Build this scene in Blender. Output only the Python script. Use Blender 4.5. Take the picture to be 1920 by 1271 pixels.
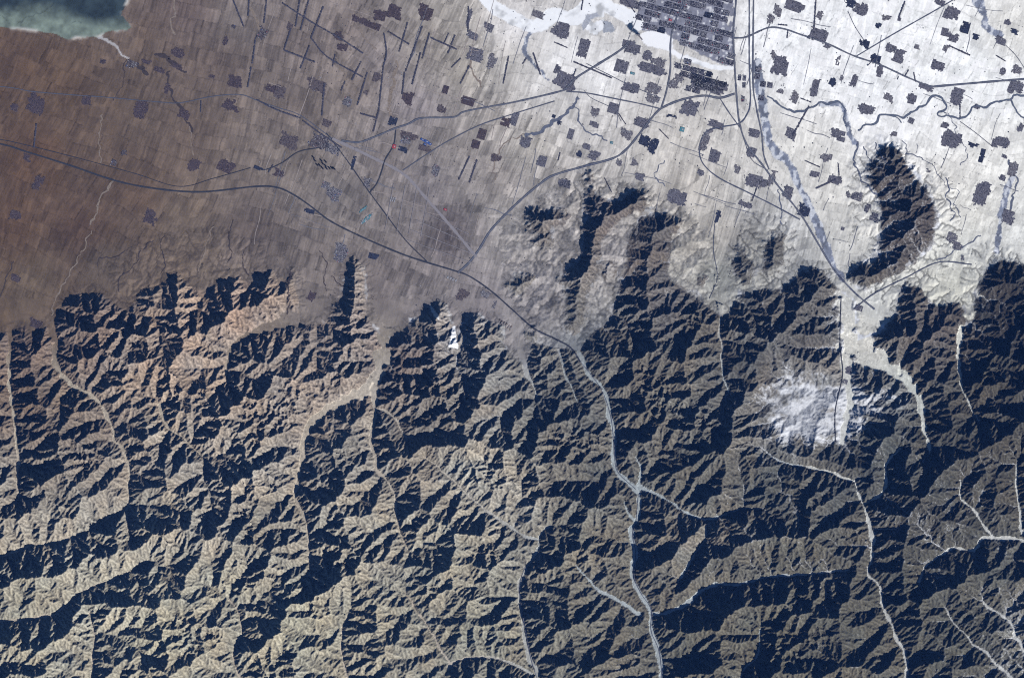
import bpy, math, random, time
import numpy as np
T0 = time.time()
for o in list(bpy.data.objects): bpy.data.objects.remove(o)
scene = bpy.context.scene
COL = scene.collection

# ------------------------------------------------------------------ camera, sky, sun, exposure
S = 25.0                                   # metres per map unit (about 48 km of country across)
def wx(u): return (u-960.0)*S
def wy(v): return (635.5-v)*S
H_CAM = 400000.0                           # orbital height
cd = bpy.data.cameras.new('camera'); cam = bpy.data.objects.new('camera', cd); COL.objects.link(cam)
cam.location = (0, 0, H_CAM); cam.rotation_euler = (0, 0, 0)
cd.sensor_width = 36.0; cd.lens = 36.0*H_CAM/(1920*S)
cd.clip_start = 100.0; cd.clip_end = 2.0e6
scene.camera = cam

SUN_EL = math.radians(25.0)
SUN_DIR = (0.67, -0.74)                    # the sun stands over the lower right
az = math.atan2(SUN_DIR[0], SUN_DIR[1])    # clockwise from +Y
world = bpy.data.worlds.new('World'); scene.world = world; world.use_nodes = True
wn = world.node_tree; wn.nodes.clear()
sky = wn.nodes.new('ShaderNodeTexSky'); sky.sky_type = 'NISHITA'; sky.sun_disc = False
sky.sun_elevation = SUN_EL; sky.sun_rotation = az
sky.altitude = 3500; sky.air_density = 0.9; sky.dust_density = 0.1; sky.ozone_density = 4.0
bg = wn.nodes.new('ShaderNodeBackground'); bg.inputs['Strength'].default_value = 0.05
wo = wn.nodes.new('ShaderNodeOutputWorld')
wn.links.new(sky.outputs[0], bg.inputs[0]); wn.links.new(bg.outputs[0], wo.inputs[0])
ld = bpy.data.lights.new('sun', 'SUN'); ld.energy = 5.0; ld.angle = math.radians(0.53); ld.color = (1.0, 0.965, 0.91)
lo = bpy.data.objects.new('sun', ld); COL.objects.link(lo)
ln = math.hypot(*SUN_DIR); sx, sy = SUN_DIR[0]/ln, SUN_DIR[1]/ln
from mathutils import Vector
lo.rotation_euler = Vector((sx*math.cos(SUN_EL), sy*math.cos(SUN_EL), math.sin(SUN_EL))).to_track_quat('Z', 'Y').to_euler()
lo.location = (0, 0, 20000)
scene.view_settings.view_transform = 'Standard'; scene.view_settings.look = 'None'
scene.view_settings.gamma = 1.0; scene.view_settings.use_curve_mapping = False
scene.view_settings.exposure = 0.70
scene.cycles.max_bounces = 3; scene.cycles.diffuse_bounces = 0
scene.cycles.use_denoising = False; scene.cycles.pixel_filter_type = 'BLACKMAN_HARRIS'; scene.cycles.filter_width = 1.15

# ------------------------------------------------------------------ map data (map units: u right, v down)
FRONT = [(-400,650),(-100,640),(0,625),(45,612),(62,632),(105,600),(122,560),(190,548),(212,572),(240,585),(262,548),(300,535),
 (335,515),(355,535),(380,560),(410,530),(450,515),(465,545),(480,522),(512,505),(525,540),(548,515),(560,560),(560,610),(610,610),(625,570),
 (645,560),(650,500),(662,478),(680,500),(685,580),(700,620),(740,640),(775,600),(800,590),(818,560),(838,570),(845,610),(860,640),
 (872,590),(895,585),(905,600),(945,612),(945,650),(985,690),(1000,645),(1060,655),(1090,660),(1110,625),(1150,600),
 (1158,545),(1180,500),(1175,450),(1200,410),(1250,400),(1282,415),(1262,440),(1250,520),(1290,545),(1330,575),(1350,600),(1365,585),
 (1380,555),(1420,545),(1470,540),(1500,512),(1525,498),(1545,505),(1565,535),(1595,560),(1610,640),(1640,625),(1680,590),(1690,550),
 (1700,525),(1725,540),(1745,575),(1775,570),(1800,565),(1812,590),(1812,620),(1830,600),(1832,540),(1850,505),(1870,480),(1900,488),(1925,500),(2300,450),(2300,1700),(-400,1700)]
HILLS = {   # hills standing out of the plain
 'east': [(1672,262),(1700,290),(1722,330),(1745,370),(1762,385),(1755,440),(1738,470),(1700,500),(1660,528),(1620,545),(1588,530),(1592,505),(1640,480),(1655,430),(1650,390),(1630,350),(1615,320),(1640,300),(1655,275)],
 'needle': [(1100,322),(1112,322),(1118,370),(1150,378),(1205,358),(1222,370),(1210,395),(1180,405),(1150,425),(1130,450),(1118,520),(1100,560),(1085,600),(1065,605),(1070,570),(1090,500),(1098,420)],
 'west knob': [(985,392),(1000,388),(1020,400),(1045,390),(1068,402),(1060,418),(1030,425),(1015,440),(995,430)],
 'loess a': [(958,520),(985,505),(1000,515),(990,545),(970,560),(950,545)],
 'loess b': [(1050,510),(1090,495),(1095,530),(1070,545),(1048,535)],
 'loess c': [(1060,550),(1100,545),(1100,580),(1075,600),(1058,585)],
 'loess d': [(1005,440),(1030,435),(1040,455),(1020,470),(1000,460)],
 'loess e': [(1130,500),(1150,495),(1155,520),(1135,530)],
 'knob f': [(1060,600),(1090,590),(1098,612),(1075,625),(1058,618)],
 'knob g': [(985,620),(1000,612),(1012,625),(1000,640),(985,636)],
 'dark h': [(1378,450),(1400,470),(1415,510),(1405,535),(1380,530),(1370,500)],
 'dark i': [(1440,440),(1465,430),(1475,470),(1460,520),(1440,525),(1432,480)],
 'knob j': [(1308,520),(1325,518),(1326,534),(1310,535)],
 'knob k': [(540,508),(560,503),(562,518),(545,520)],
}
# valley floors: points, half width start/end, floor height start/end (m)
VALLEYS = [
 ([(22,590),(18,700),(22,760),(33,850),(36,930)],6,3,0,120),
 ([(95,585),(103,640),(105,680),(125,712),(160,735),(190,757),(203,785),(215,820),(235,850),(243,900),(238,960),(247,1010)],8,2,0,220),
 ([(545,595),(510,610),(470,625),(435,650),(425,690),(428,720)],16,3,0,120),
 ([(735,540),(722,600),(720,640),(715,680),(700,718),(660,745),(620,765),(590,785),(575,815),(566,860),(557,900),(553,935),(570,965),(577,1010),(580,1050)],22,3,0,200),
 ([(700,722),(702,760),(698,820),(705,870),(725,900),(740,930),(742,960),(752,1000),(765,1030)],7,2,20,230),
 ([(705,765),(740,785),(765,822)],3,2,60,140),
 ([(1070,640),(1085,665),(1105,700),(1130,730),(1143,780),(1150,820),(1152,860),(1157,885),(1190,915),(1197,940),(1192,980),(1182,1000),(1190,1030),(1188,1080),(1200,1110),(1218,1140),(1220,1180),(1235,1220),(1240,1271),(1250,1420)],3.6,6.5,0,10),
 ([(975,650),(985,690),(1000,720),(1007,745)],12,3,0,90),
 ([(1050,660),(1065,710),(1085,755)],3,2,0,110),
 ([(1032,985),(1012,1005),(1012,1025),(995,1050),(984,1070),(973,1110),(978,1150),(985,1190),(995,1240),(1010,1271),(1030,1420)],3,5,90,0),
 ([(800,860),(850,900),(895,945),(945,980),(985,1005),(1012,1012)],2,3,260,90),
 ([(1200,912),(1240,930),(1290,962),(1330,972),(1385,955)],4,2,30,200),
 ([(1195,915),(1200,880),(1195,855)],4,2,30,110),
 ([(1340,470),(1345,540),(1350,600),(1353,650),(1357,700),(1365,735)],9,2,0,160),
 ([(1590,555),(1590,620),(1588,680),(1590,760),(1578,830)],18,8,0,60),
 ([(1600,640),(1650,680),(1690,705),(1720,745),(1732,790),(1745,850)],27,5,0,120),
 ([(1688,702),(1688,680),(1700,660)],4,2,20,80),
 ([(1802,615),(1795,660),(1800,710),(1815,755),(1835,790)],7,2,0,200),
 ([(1602,900),(1612,935),(1625,960),(1633,1000),(1638,1020)],3,4,160,110),
 ([(1638,1020),(1635,1050),(1630,1080),(1650,1100),(1655,1140),(1675,1180),(1695,1230),(1700,1271),(1705,1420)],4,4,110,0),
 ([(1690,840),(1660,870),(1660,905),(1645,930),(1618,945)],3,3,220,130),
 ([(1950,1015),(1880,1008),(1840,1010),(1825,1030),(1780,1030),(1740,1058),(1722,1090)],4,3,100,170),
 ([(1800,900),(1800,935),(1828,960),(1850,990),(1862,1008)],2,3,240,110),
 ([(1770,1140),(1820,1200),(1880,1255),(1990,1360)],2,4,150,0),
 ([(1845,1130),(1890,1165),(1912,1205),(1960,1260)],3,4,120,0),
 ([(1590,1065),(1540,1075),(1450,1080),(1400,1092),(1330,1100),(1290,1130),(1245,1150),(1218,1150)],2,4,220,20),
 ([(840,1255),(850,1240),(910,1232),(960,1245),(1000,1265)],3,3,120,20),
 ([(-120,1055),(0,1040),(60,1022),(120,1012),(175,990),(235,950)],4,2,0,180),
 ([(-120,1170),(0,1165),(60,1158),(110,1145),(160,1105),(225,1080),(280,1050)],4,2,0,180),
 ([(165,1420),(172,1271),(178,1200),(168,1150)],3,2,0,160),
 ([(760,1110),(795,1160),(825,1215),(845,1245)],2,3,220,100),
 ([(300,760),(312,800),(345,822),(385,860)],4,2,130,200),
 ([(1080,1060),(1130,1110),(1200,1150)],2,4,200,20),
 ([(480,1420),(460,1300),(440,1230),(455,1180),(430,1120)],3,2,0,220),
 ([(660,1420),(650,1271),(640,1190),(655,1150)],3,2,0,220),
 ([(1440,850),(1480,870),(1550,885),(1602,902)],2,3,250,160),
 ([(1905,870),(1908,930),(1915,1000)],2,3,220,105),
 ([(1395,1420),(1390,1271),(1420,1230),(1425,1180)],3,2,0,200),
 ([(1190,980),(1175,955),(1168,940)],3,2,20,80),
 ([(1270,1090),(1290,1060),(1320,1010),(1325,985)],2,2,80,220),
]
# crest lines (lower right rim of the big shaded faces)
CRESTS = [
 [(205,565),(210,625),(198,680)],[(335,525),(338,600),(300,622),(250,625)],[(452,540),(425,592)],[(508,525),(492,565)],
 [(668,485),(674,560),(657,640),(650,700)],[(828,575),(832,640),(826,700),(848,740)],[(893,592),(886,650),(908,690),(885,760)],
 [(750,715),(800,750),(860,800),(850,835),(760,845)],[(695,790),(692,880),(640,930),(580,950)],[(510,872),(440,893),(398,908)],
 [(305,725),(318,780),(270,840),(235,845)],[(150,740),(175,790),(140,850),(60,905)],[(430,720),(425,770),(350,860)],
 [(1110,330),(1110,520)],[(1218,368),(1172,388),(1120,394)],[(1280,415),(1245,432),(1218,480),(1208,540),(1200,590)],[(1000,398),(1060,412)],
 [(1165,600),(1225,650),(1290,650),(1320,600)],[(1378,600),(1430,622),(1500,590),(1552,540)],[(1155,835),(1230,832),(1300,800)],
 [(1402,740),(1395,795),(1350,835)],[(1245,1185),(1330,1168),(1400,1135),(1500,1105),(1585,1105)],[(1215,1060),(1290,1040),(1330,1000)],
 [(1440,1015),(1520,1003),(1600,985)],[(1475,1130),(1540,1148),(1590,1125)],[(1290,1262),(1450,1258),(1600,1250),(1690,1262)],
 [(962,1140),(935,1200),(900,1200)],[(990,1158),(1050,1175),(1110,1165)],[(758,985),(830,985),(905,990)],[(640,960),(628,1030),(640,1080)],
 [(545,940),(540,1010),(500,1070)],[(245,985),(330,1010),(375,975)],[(0,1068),(100,1058),(200,1025),(250,985)],[(1930,520),(1935,600),(1930,680),(1850,650)],
 [(1690,295),(1712,350),(1722,410),(1712,460),(1690,500),(1640,520),(1600,528)],[(1722,540),(1712,600),(1680,640)],[(1800,578),(1792,612),(1710,652)],
 [(1515,505),(1540,530),(1560,545)],[(620,900),(680,905)],[(380,1000),(470,1010)],[(20,1200),(120,1195),(170,1160),(260,1140)],[(1000,860),(1090,870)],
 [(1000,930),(1100,940),(1140,960)],[(1750,870),(1700,900),(1740,930)],[(1840,800),(1900,830)],[(1760,700),(1850,720)],[(150,990),(205,1000)],[(480,1060),(420,1090)],
 [(700,1030),(640,1090),(560,1110)],[(930,1060),(880,1120)],[(1330,950),(1430,975)],[(1860,1060),(1790,1100),(1700,1120)],[(1090,1040),(1020,1060)],
]
FANS = [[(1605,275),(1650,250),(1690,280),(1700,300),(1655,400),(1650,440),(1600,440),(1585,380),(1590,320)],[(1735,300),(1775,320),(1800,370),(1800,470),(1765,520),(1735,480),(1750,400)],
 [(1690,505),(1740,480),(1770,530),(1740,560),(1700,560),(1660,575),(1630,560)],[(205,500),(260,450),(330,425),(420,430),(500,450),(500,510),(440,520),(350,520),(300,540),(215,560)],[(1800,470),(1850,450),(1900,470),(1850,520),(1830,560),(1800,560)],
 [(1395,400),(1440,390),(1490,420),(1500,500),(1460,540),(1400,550),(1360,560),(1365,480)],[(1725,545),(1765,520),(1800,560),(1790,600),(1750,600)]]
LOESS = [(945,430),(975,395),(1060,340),(1110,325),(1200,350),(1290,395),(1340,440),(1345,560),(1330,600),(1150,610),(1060,640),(1010,630),(960,590),(940,500)]
LAKE = [(-150,-150),(250,-150),(246,-20),(240,5),(231,18),(229,30),(238,40),(247,52),(232,58),(214,57),(196,62),(186,72),(172,70),(160,72),(138,73),(120,70),(104,63),(80,60),(50,55),(20,53),(-150,50)]
RESERVOIR = [(1199,66),(1212,60),(1225,58),(1250,63),(1262,76),(1262,92),(1282,104),(1286,112),(1272,110),(1255,98),(1238,92),(1214,86),(1204,78)]
DAMPOND = [(1174,48),(1186,41),(1188,52),(1200,64),(1198,71),(1190,64),(1180,57)]
FROZEN = [([(860,-60),(905,-8),(925,12),(950,28),(975,42),(1000,50),(1020,40),(1040,28),(1062,32),(1080,35),(1092,18),(1105,8),(1125,8),(1150,18),(1175,30),(1194,45)],13,13),
          ([(1062,30),(1095,20),(1130,28)],9,5),([(1100,45),(1115,55),(1128,45)],9,8)]
STREAMW = [([(1286,108),(1310,118),(1340,126),(1372,128)],5,4)]
RIVERBED = [([(1000,50),(988,72),(983,95),(992,112),(1010,130),(1028,150)],3.5,3),
 ([(1418,120),(1425,160),(1430,200),(1440,260),(1452,285),(1478,305),(1495,340),(1515,385),(1530,415),(1545,450),(1560,490),(1578,525)],9,7),
 ([(1540,195),(1575,196),(1586,215),(1592,245),(1602,268)],4,6),
 ([(1900,320),(1885,370),(1875,420),(1868,470)],7,5),
 ([(1830,0),(1845,25),(1850,50),(1875,65)],9,7)]
RIVERS = [([(1438,182),(1460,192),(1482,207),(1500,208),(1520,202),(1540,194),(1575,195),(1583,210),(1588,240)],2.0),
 ([(1606,242),(1640,232),(1655,218),(1668,216),(1690,220),(1715,207),(1735,195),(1745,184),(1757,182),(1770,190),(1774,203),(1760,212),(1775,219),(1800,222),(1818,216),(1826,201),(1850,202),(1872,190),(1895,188),(1900,180),(1925,178),(2060,170)],1.8),
 ([(1660,215),(1685,222),(1690,232)],1.0),([(1895,188),(1905,208),(1925,230)],1.4)]

# ------------------------------------------------------------------ grid, noise and distance helpers
U0, U1, V0, V1 = -84.0, 2004.0, -84.0, 1355.0
def fade(t): return t*t*t*(t*(t*6-15)+10)
def vnoise(x, y, seed):
    xi = np.floor(x).astype(np.int64); yi = np.floor(y).astype(np.int64)
    xf = fade(x-xi); yf = fade(y-yi)
    def h(a, b):
        n = (a*374761393 + b*668265263 + seed*974711) & 0xffffffff
        n = ((n ^ (n >> 13))*1274126177) & 0xffffffff
        return ((n ^ (n >> 16)) & 0xffff)/65535.0
    a = h(xi, yi); b = h(xi+1, yi); c = h(xi, yi+1); d = h(xi+1, yi+1)
    return (a+(b-a)*xf)*(1-yf) + (c+(d-c)*xf)*yf
def fbm(x, y, sc, octv, seed, gain=0.5):
    s = 0; a = 1; t = 0; f = 1.0/sc
    for i in range(octv):
        s = s + a*vnoise(x*f+i*17.3, y*f-i*9.1, seed+i); t += a; a *= gain; f *= 2.03
    return s/t*2-1
def hash01(a, b, seed=0):
    n = (a.astype(np.int64)*73856093 ^ b.astype(np.int64)*19349663 ^ (seed*83492791)) & 0xffffffff
    n = ((n ^ (n >> 15))*2246822519) & 0xffffffff
    return ((n ^ (n >> 13)) & 0xffff)/65535.0

def smooth_line(pts, step=4.0):
    p = np.array(pts, float)
    if len(p) < 3:
        n = max(2, int(np.hypot(*(p[-1]-p[0]))/step)+1)
        return p[0]+(p[-1]-p[0])*np.linspace(0, 1, n)[:, None]
    q = np.vstack([2*p[0]-p[1], p, 2*p[-1]-p[-2]]); out = []
    for i in range(1, len(q)-2):
        a, b, c, d = q[i-1], q[i], q[i+1], q[i+2]
        n = max(2, int(np.hypot(*(c-b))/step))
        t = np.linspace(0, 1, n, endpoint=False)[:, None]
        out.append(0.5*((2*b)+(-a+c)*t+(2*a-5*b+4*c-d)*t*t+(-a+3*b-3*c+d)*t**3))
    out.append(q[-2][None]); return np.vstack(out)

class Grid:
    def __init__(s, step):
        s.step = step; s.nx = int(round((U1-U0)/step))+1; s.ny = int(round((V1-V0)/step))+1
        s.u, s.v = np.meshgrid(U0+step*np.arange(s.nx), V0+step*np.arange(s.ny))
    def near(s, pts, R, warp=None):
        """distance to a polyline (within R) and the fraction along it"""
        D = np.full((s.ny, s.nx), 1e9); F = np.zeros((s.ny, s.nx))
        P = np.array(pts, float); seg = np.hypot(*(P[1:]-P[:-1]).T); cum = np.r_[0, np.cumsum(seg)]
        for i in range(len(P)-1):
            a, b = P[i], P[i+1]
            i0 = max(0, int((min(a[0], b[0])-R-U0)/s.step)); i1 = min(s.nx, int((max(a[0], b[0])+R-U0)/s.step)+2)
            j0 = max(0, int((min(a[1], b[1])-R-V0)/s.step)); j1 = min(s.ny, int((max(a[1], b[1])+R-V0)/s.step)+2)
            if i0 >= i1 or j0 >= j1: continue
            X = s.wu[j0:j1, i0:i1]; Y = s.wv[j0:j1, i0:i1]
            dx, dy = b-a; L2 = dx*dx+dy*dy+1e-9
            t = np.clip(((X-a[0])*dx+(Y-a[1])*dy)/L2, 0, 1)
            d = np.hypot(X-a[0]-t*dx, Y-a[1]-t*dy)
            sl = D[j0:j1, i0:i1]; m = d < sl; sl[m] = d[m]
            F[j0:j1, i0:i1][m] = ((cum[i]+t*seg[i])/cum[-1])[m]
        return D, F
    def inside(s, poly):
        P = np.array(poly, float); m = np.zeros((s.ny, s.nx), bool)
        i0 = max(0, int((P[:,0].min()-12-U0)/s.step)); i1 = min(s.nx, int((P[:,0].max()+12-U0)/s.step)+2)
        j0 = max(0, int((P[:,1].min()-12-V0)/s.step)); j1 = min(s.ny, int((P[:,1].max()+12-V0)/s.step)+2)
        X = s.wu[j0:j1, i0:i1]; Y = s.wv[j0:j1, i0:i1]; w = np.zeros(X.shape, bool)
        for k in range(len(P)):
            x1, y1 = P[k]; x2, y2 = P[(k+1) % len(P)]
            if y1 == y2: continue
            c = ((y1 > Y) != (y2 > Y)) & (X < (x2-x1)*(Y-y1)/(y2-y1)+x1)
            w ^= c
        m[j0:j1, i0:i1] = w; return m

def box_blur(z, r, it=1):
    for _ in range(it):
        for ax in (0, 1):
            n = z.shape[ax]; pad = [(0, 0), (0, 0)]; pad[ax] = (r+1, r)
            c = np.cumsum(np.pad(z, pad, mode='edge'), axis=ax)
            z = (np.take(c, range(2*r+1, n+2*r+1), axis=ax)-np.take(c, range(0, n), axis=ax))/(2*r+1)
    return z

rng = np.random.default_rng(7)
def setup(g):
    u, v = g.u, g.v
    g.wu = u+5*fbm(u, v, 34, 3, 11); g.wv = v+5*fbm(u, v, 34, 3, 23)
    mtn = g.inside(FRONT)
    g.wu = g.wu+13*fbm(u, v, 13, 3, 29); g.wv = g.wv+13*fbm(u, v, 13, 3, 37)
    hill = np.zeros_like(mtn); g.hid = np.zeros(mtn.shape, int)
    for k, (n, p) in enumerate(HILLS.items()):
        m = g.inside(p); hill |= m; g.hid[m] = k+1
    loess = g.inside(LOESS) & ~mtn & ~hill
    fan = np.zeros_like(mtn)
    for p in FANS: fan |= g.inside(p)
    fan &= ~mtn & ~hill; g.fan = fan
    core = (mtn | hill).astype(float); rr = max(1, int(round(15/g.step)))
    mb = box_blur(core, rr, 2); g.mb = np.where(core > 0, np.maximum(mb, .55), mb*.99)
    g.loess = loess; g.mtn0 = mtn; g.hill = hill
    apron = (mb > .04+.14*vnoise(u/14, v/14, 33)) & ~(mtn | hill)
    rlo = box_blur(loess.astype(float), max(1, int(20/g.step)), 2)
    g.mtn = mtn; up = mtn | hill | apron | loess | fan
    wu, wv = g.wu, g.wv
    g.wu = u+4.5*fbm(u, v, 26, 3, 41); g.wv = v+4.5*fbm(u, v, 26, 3, 47)
    vb = np.full(up.shape, -1.0); vmask = np.zeros_like(up); vd = np.full(up.shape, 99.0)
    for pts, w0, w1, z0, z1 in VALLEYS:
        P = smooth_line(pts, 8); D, F = g.near(P, max(w0, w1)+40)
        w = (w0+(w1-w0)*F**0.6)*(0.40+1.2*vnoise(u/10, v/10, 55))*(1-.5*F*(z1 > z0))*(1-.5*(1-F)*(z0 > z1)); m = D < np.maximum(w, g.step*0.75)
        if g.step > 3: m |= D < g.step*0.8
        zz = z0+(z1-z0)*F; new = m & ~(vmask & (vb < zz)); vb[new] = zz[new]; vmask |= m
        vd = np.minimum(vd, D-w)
    g.vmask = vmask; g.vd = vd
    g.base = (~up) | vmask
    crest = np.full(up.shape, 1e9)
    for c in CRESTS:
        D, F = g.near(smooth_line(c, 10), 60); crest = np.minimum(crest, D)
    g.crest = crest
    # the plain falls gently away from the mountains and is nearly level
    front = np.clip((v-250)/400, 0, 1.4)
    zp = 25*front**2*1.0 + 6*fbm(u, v, 160, 3, 5)
    for nm in (LAKE,):
        pass
    g.zbase = np.where(vmask & up, np.maximum(vb, 0)+20, np.where(vmask, zp, zp))
    # low dissected country: apron below the hills, the snowy basin and the loess in the middle
    g.low = np.zeros(up.shape)
    for (cx, cy, rx, ry, a) in ((1510,765,98,72,0.62),(1230,480,60,60,0.35),(60,790,30,120,0.0),(330,560,60,30,0.15),(880,860,60,50,0.0)):
        g.low = np.maximum(g.low, a*np.exp(-(((u-cx)/rx)**2+((v-cy)/ry)**2)**2))
    big = 0.5+0.5*fbm(u, v, 120, 2, 77)
    g.sf = (0.70+0.50*big+0.40*np.exp(-(np.clip(crest, 0, 200)/26)**2))*(1-g.low)
    g.sf = np.where(hill & ~mtn, g.sf*.92, g.sf)
    g.sf *= 1.0+0.12*np.clip((v-560)/250, 0, 1)
    k = np.clip((mb-.25)/.5, 0, 1); flat_ = 0.09+.09*fan+.16*rlo+.10*rlo*vnoise(u/24, v/24, 66)
    g.sf = np.where(mtn | hill, g.sf*np.maximum(np.maximum(k, .65), flat_), flat_+.24*np.clip(mb*1.6, 0, 1))
    g.apron = up & ~mtn & ~hill
    return g

OFFS = [(-1,-1),(-1,0),(-1,1),(0,-1),(0,1),(1,-1),(1,0),(1,1)]
def fill(z, base, nx):
    ny = z.shape[0]; zf = z.ravel(); bf = base.ravel().copy()
    e = np.zeros(z.shape, bool); e[0] = e[-1] = True; e[:, 0] = e[:, -1] = True; bf |= e.ravel()
    offs = np.array([a*nx+b for a, b in OFFS])
    cand = np.nonzero(~bf)[0]
    for it in range(900):
        if len(cand) == 0: break
        m = zf[cand+offs[0]]
        for o in offs[1:]: m = np.minimum(m, zf[cand+o])
        p = zf[cand] <= m
        idx = cand[p]
        if len(idx) == 0: break
        zf[idx] = m[p]+0.05
        nb = np.unique(np.concatenate([idx]+[idx+o for o in offs])); cand = nb[~bf[nb]]
    return zf.reshape(z.shape)

def evolve(g, z, iters, ju, jv, Acoef=115.0, m=0.44, smax=0.85):
    ny, nx = z.shape; N = ny*nx
    ids = np.arange(N).reshape(ny, nx); base = g.base.copy()
    cell = g.step*g.step; sf = (g.sf*(0.90+0.20*vnoise(g.u/7, g.v/7, 61))*(.84+.32*vnoise(g.u/27, g.v/27, 62))).ravel()*(0.72+0.56*rng.random(N))
    ac = (Acoef*np.exp(2.0*(vnoise(g.u/85, g.v/85, 63)+.6*vnoise(g.u/34, g.v/34, 64)-.8))).ravel()
    for it in range(iters):
        z[base] = g.zbase[base]
        z = fill(z, base, nx)
        best = np.zeros((ny, nx)); rec = ids.copy(); rd = np.ones((ny, nx))
        for a, b in OFFS:
            j0, j1 = max(0, -a), ny-max(0, a); i0, i1 = max(0, -b), nx-max(0, b)
            A_ = (slice(j0, j1), slice(i0, i1)); B_ = (slice(j0+a, j1+a), slice(i0+b, i1+b))
            d = np.hypot(ju[B_]-ju[A_], jv[B_]-jv[A_])*S
            s_ = (z[A_]-z[B_])/d; mk = s_ > best[A_]
            best[A_][mk] = s_[mk]; rec[A_][mk] = ids[B_][mk]; rd[A_][mk] = d[mk]
        rec[base] = ids[base]
        r = rec.ravel(); self_ = r == np.arange(N)
        dep = (~self_).astype(np.int32); q = r.copy()
        for _ in range(14):
            dep = dep+dep[q]; q2 = q[q]
            if np.array_equal(q2, q): break
            q = q2
        order = np.argsort(dep, kind='stable'); cnt = np.bincount(dep); st = np.r_[0, np.cumsum(cnt)]
        A = np.full(N, cell)
        for k in range(len(cnt)-1, 0, -1):
            ii = order[st[k]:st[k+1]]; np.add.at(A, r[ii], A[ii])
        Sl = sf*smax*(0.50+0.50*np.minimum(1.0, (7.0/A)**0.9))*np.minimum(1.0, (ac/A)**m)
        zf = z.ravel(); dz = Sl*rd.ravel()
        for k in range(1, len(cnt)):
            ii = order[st[k]:st[k+1]]; zf[ii] = zf[r[ii]]+dz[ii]
        # limit cliffs that open where a long route meets a short one
        z = zf.reshape(ny, nx)
    return z, A.reshape(ny, nx)

# coarse start: cheapest way down to a valley floor
g = Grid(6.4); setup(g)
cost = 1.0+2.2*vnoise(g.u/11, g.v/11, 3)+4.5*vnoise(g.u/42, g.v/42, 8)**2+6.0*np.exp(-(g.crest/8)**2)
z = np.where(g.base, 0.0, 1e6)
for _ in range(160):
    for a, b in OFFS:
        d = math.hypot(a, b)
        zz = np.full(z.shape, 1e6)
        j0, j1 = max(0, -a), z.shape[0]-max(0, a); i0, i1 = max(0, -b), z.shape[1]-max(0, b)
        zz[j0:j1, i0:i1] = z[j0+a:j1+a, i0+b:i1+b]
        z = np.minimum(z, zz+cost*d)
z = z*12.0+g.zbase
ju = g.u+0.9*g.step*(rng.random(g.u.shape)-.5); jv = g.v+0.9*g.step*(rng.random(g.u.shape)-.5)
z, A = evolve(g, z, 24, ju, jv)
def upsample(z, gc, gf):
    x = np.clip((gf.u[0]-U0)/gc.step, 0, gc.nx-1.001); y = np.clip((gf.v[:, 0]-V0)/gc.step, 0, gc.ny-1.001)
    xi = x.astype(int); yi = y.astype(int); fx = (x-xi)[None]; fy = (y-yi)[:, None]
    return ((z[yi][:, xi]*(1-fx)+z[yi][:, xi+1]*fx)*(1-fy)+(z[yi+1][:, xi]*(1-fx)+z[yi+1][:, xi+1]*fx)*fy)
gc = g
for step, its in ((3.2, 14), (1.6, 8)):
    g = Grid(step); setup(g)
    z = upsample(z, gc, g)+(34 if step > 2 else 14)*rng.random(g.u.shape)
    ju = g.u+0.85*step*(rng.random(g.u.shape)-.5); jv = g.v+0.85*step*(rng.random(g.u.shape)-.5)
    z, A = evolve(g, z, its, ju, jv)
    gc = g
    print('evolve', step, round(time.time()-T0, 1))
U, V = ju, jv
up = ~g.base
zr = z.copy()
# soil creep rounds the sharpest rills a little
zs = z.copy(); zs[1:-1, 1:-1] = (z[1:-1, 1:-1]*4+z[:-2, 1:-1]+z[2:, 1:-1]+z[1:-1, :-2]+z[1:-1, 2:])/8
z = np.where(up, zs*.35+z*.65, z)

# gullied aprons and fans just outside the mountain foot
foot = box_blur((g.mtn0 | g.hill).astype(float), 12, 2)
gul = np.abs(fbm(U*1.0, V*0.45, 11, 3, 91))
Z = z
print('terrain', Z.max(), round(time.time()-T0, 1))
def zat(u, v):
    x = np.clip((np.asarray(u)-U0)/g.step, 0, g.nx-1.001); y = np.clip((np.asarray(v)-V0)/g.step, 0, g.ny-1.001)
    xi = x.astype(int); yi = y.astype(int); fx = x-xi; fy = y-yi
    return (Z[yi, xi]*(1-fx)+Z[yi, xi+1]*fx)*(1-fy)+(Z[yi+1, xi]*(1-fx)+Z[yi+1, xi+1]*fx)*fy

# ------------------------------------------------------------------ ground colours (base colour only)
def lin(c):
    c = np.array(c, float)/255.0
    return np.where(c <= 0.04045, c/12.92, ((c+0.055)/1.055)**2.4)
def idw(pts, u, v, p=2.6):
    P = np.array([q[:2] for q in pts], float); C = np.array([q[2] if np.ndim(q[2]) else (q[2],) for q in pts], float)
    gs = 24.0; cu = np.arange(U0, U1+gs*2, gs); cv = np.arange(V0, V1+gs*2, gs); X, Y = np.meshgrid(cu, cv)
    w = 1/((X[..., None]-P[:, 0])**2+(Y[..., None]-P[:, 1])**2+600)**(p/2)
    K = (w@C)/w.sum(-1, keepdims=True)
    x = np.clip((u-U0)/gs, 0, len(cu)-1.001); y = np.clip((v-V0)/gs, 0, len(cv)-1.001)
    xi = x.astype(int); yi = y.astype(int); fx = (x-xi)[..., None]; fy = (y-yi)[..., None]
    return (K[yi, xi]*(1-fx)+K[yi, xi+1]*fx)*(1-fy)+(K[yi+1, xi]*(1-fx)+K[yi+1, xi+1]*fx)*fy
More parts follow.
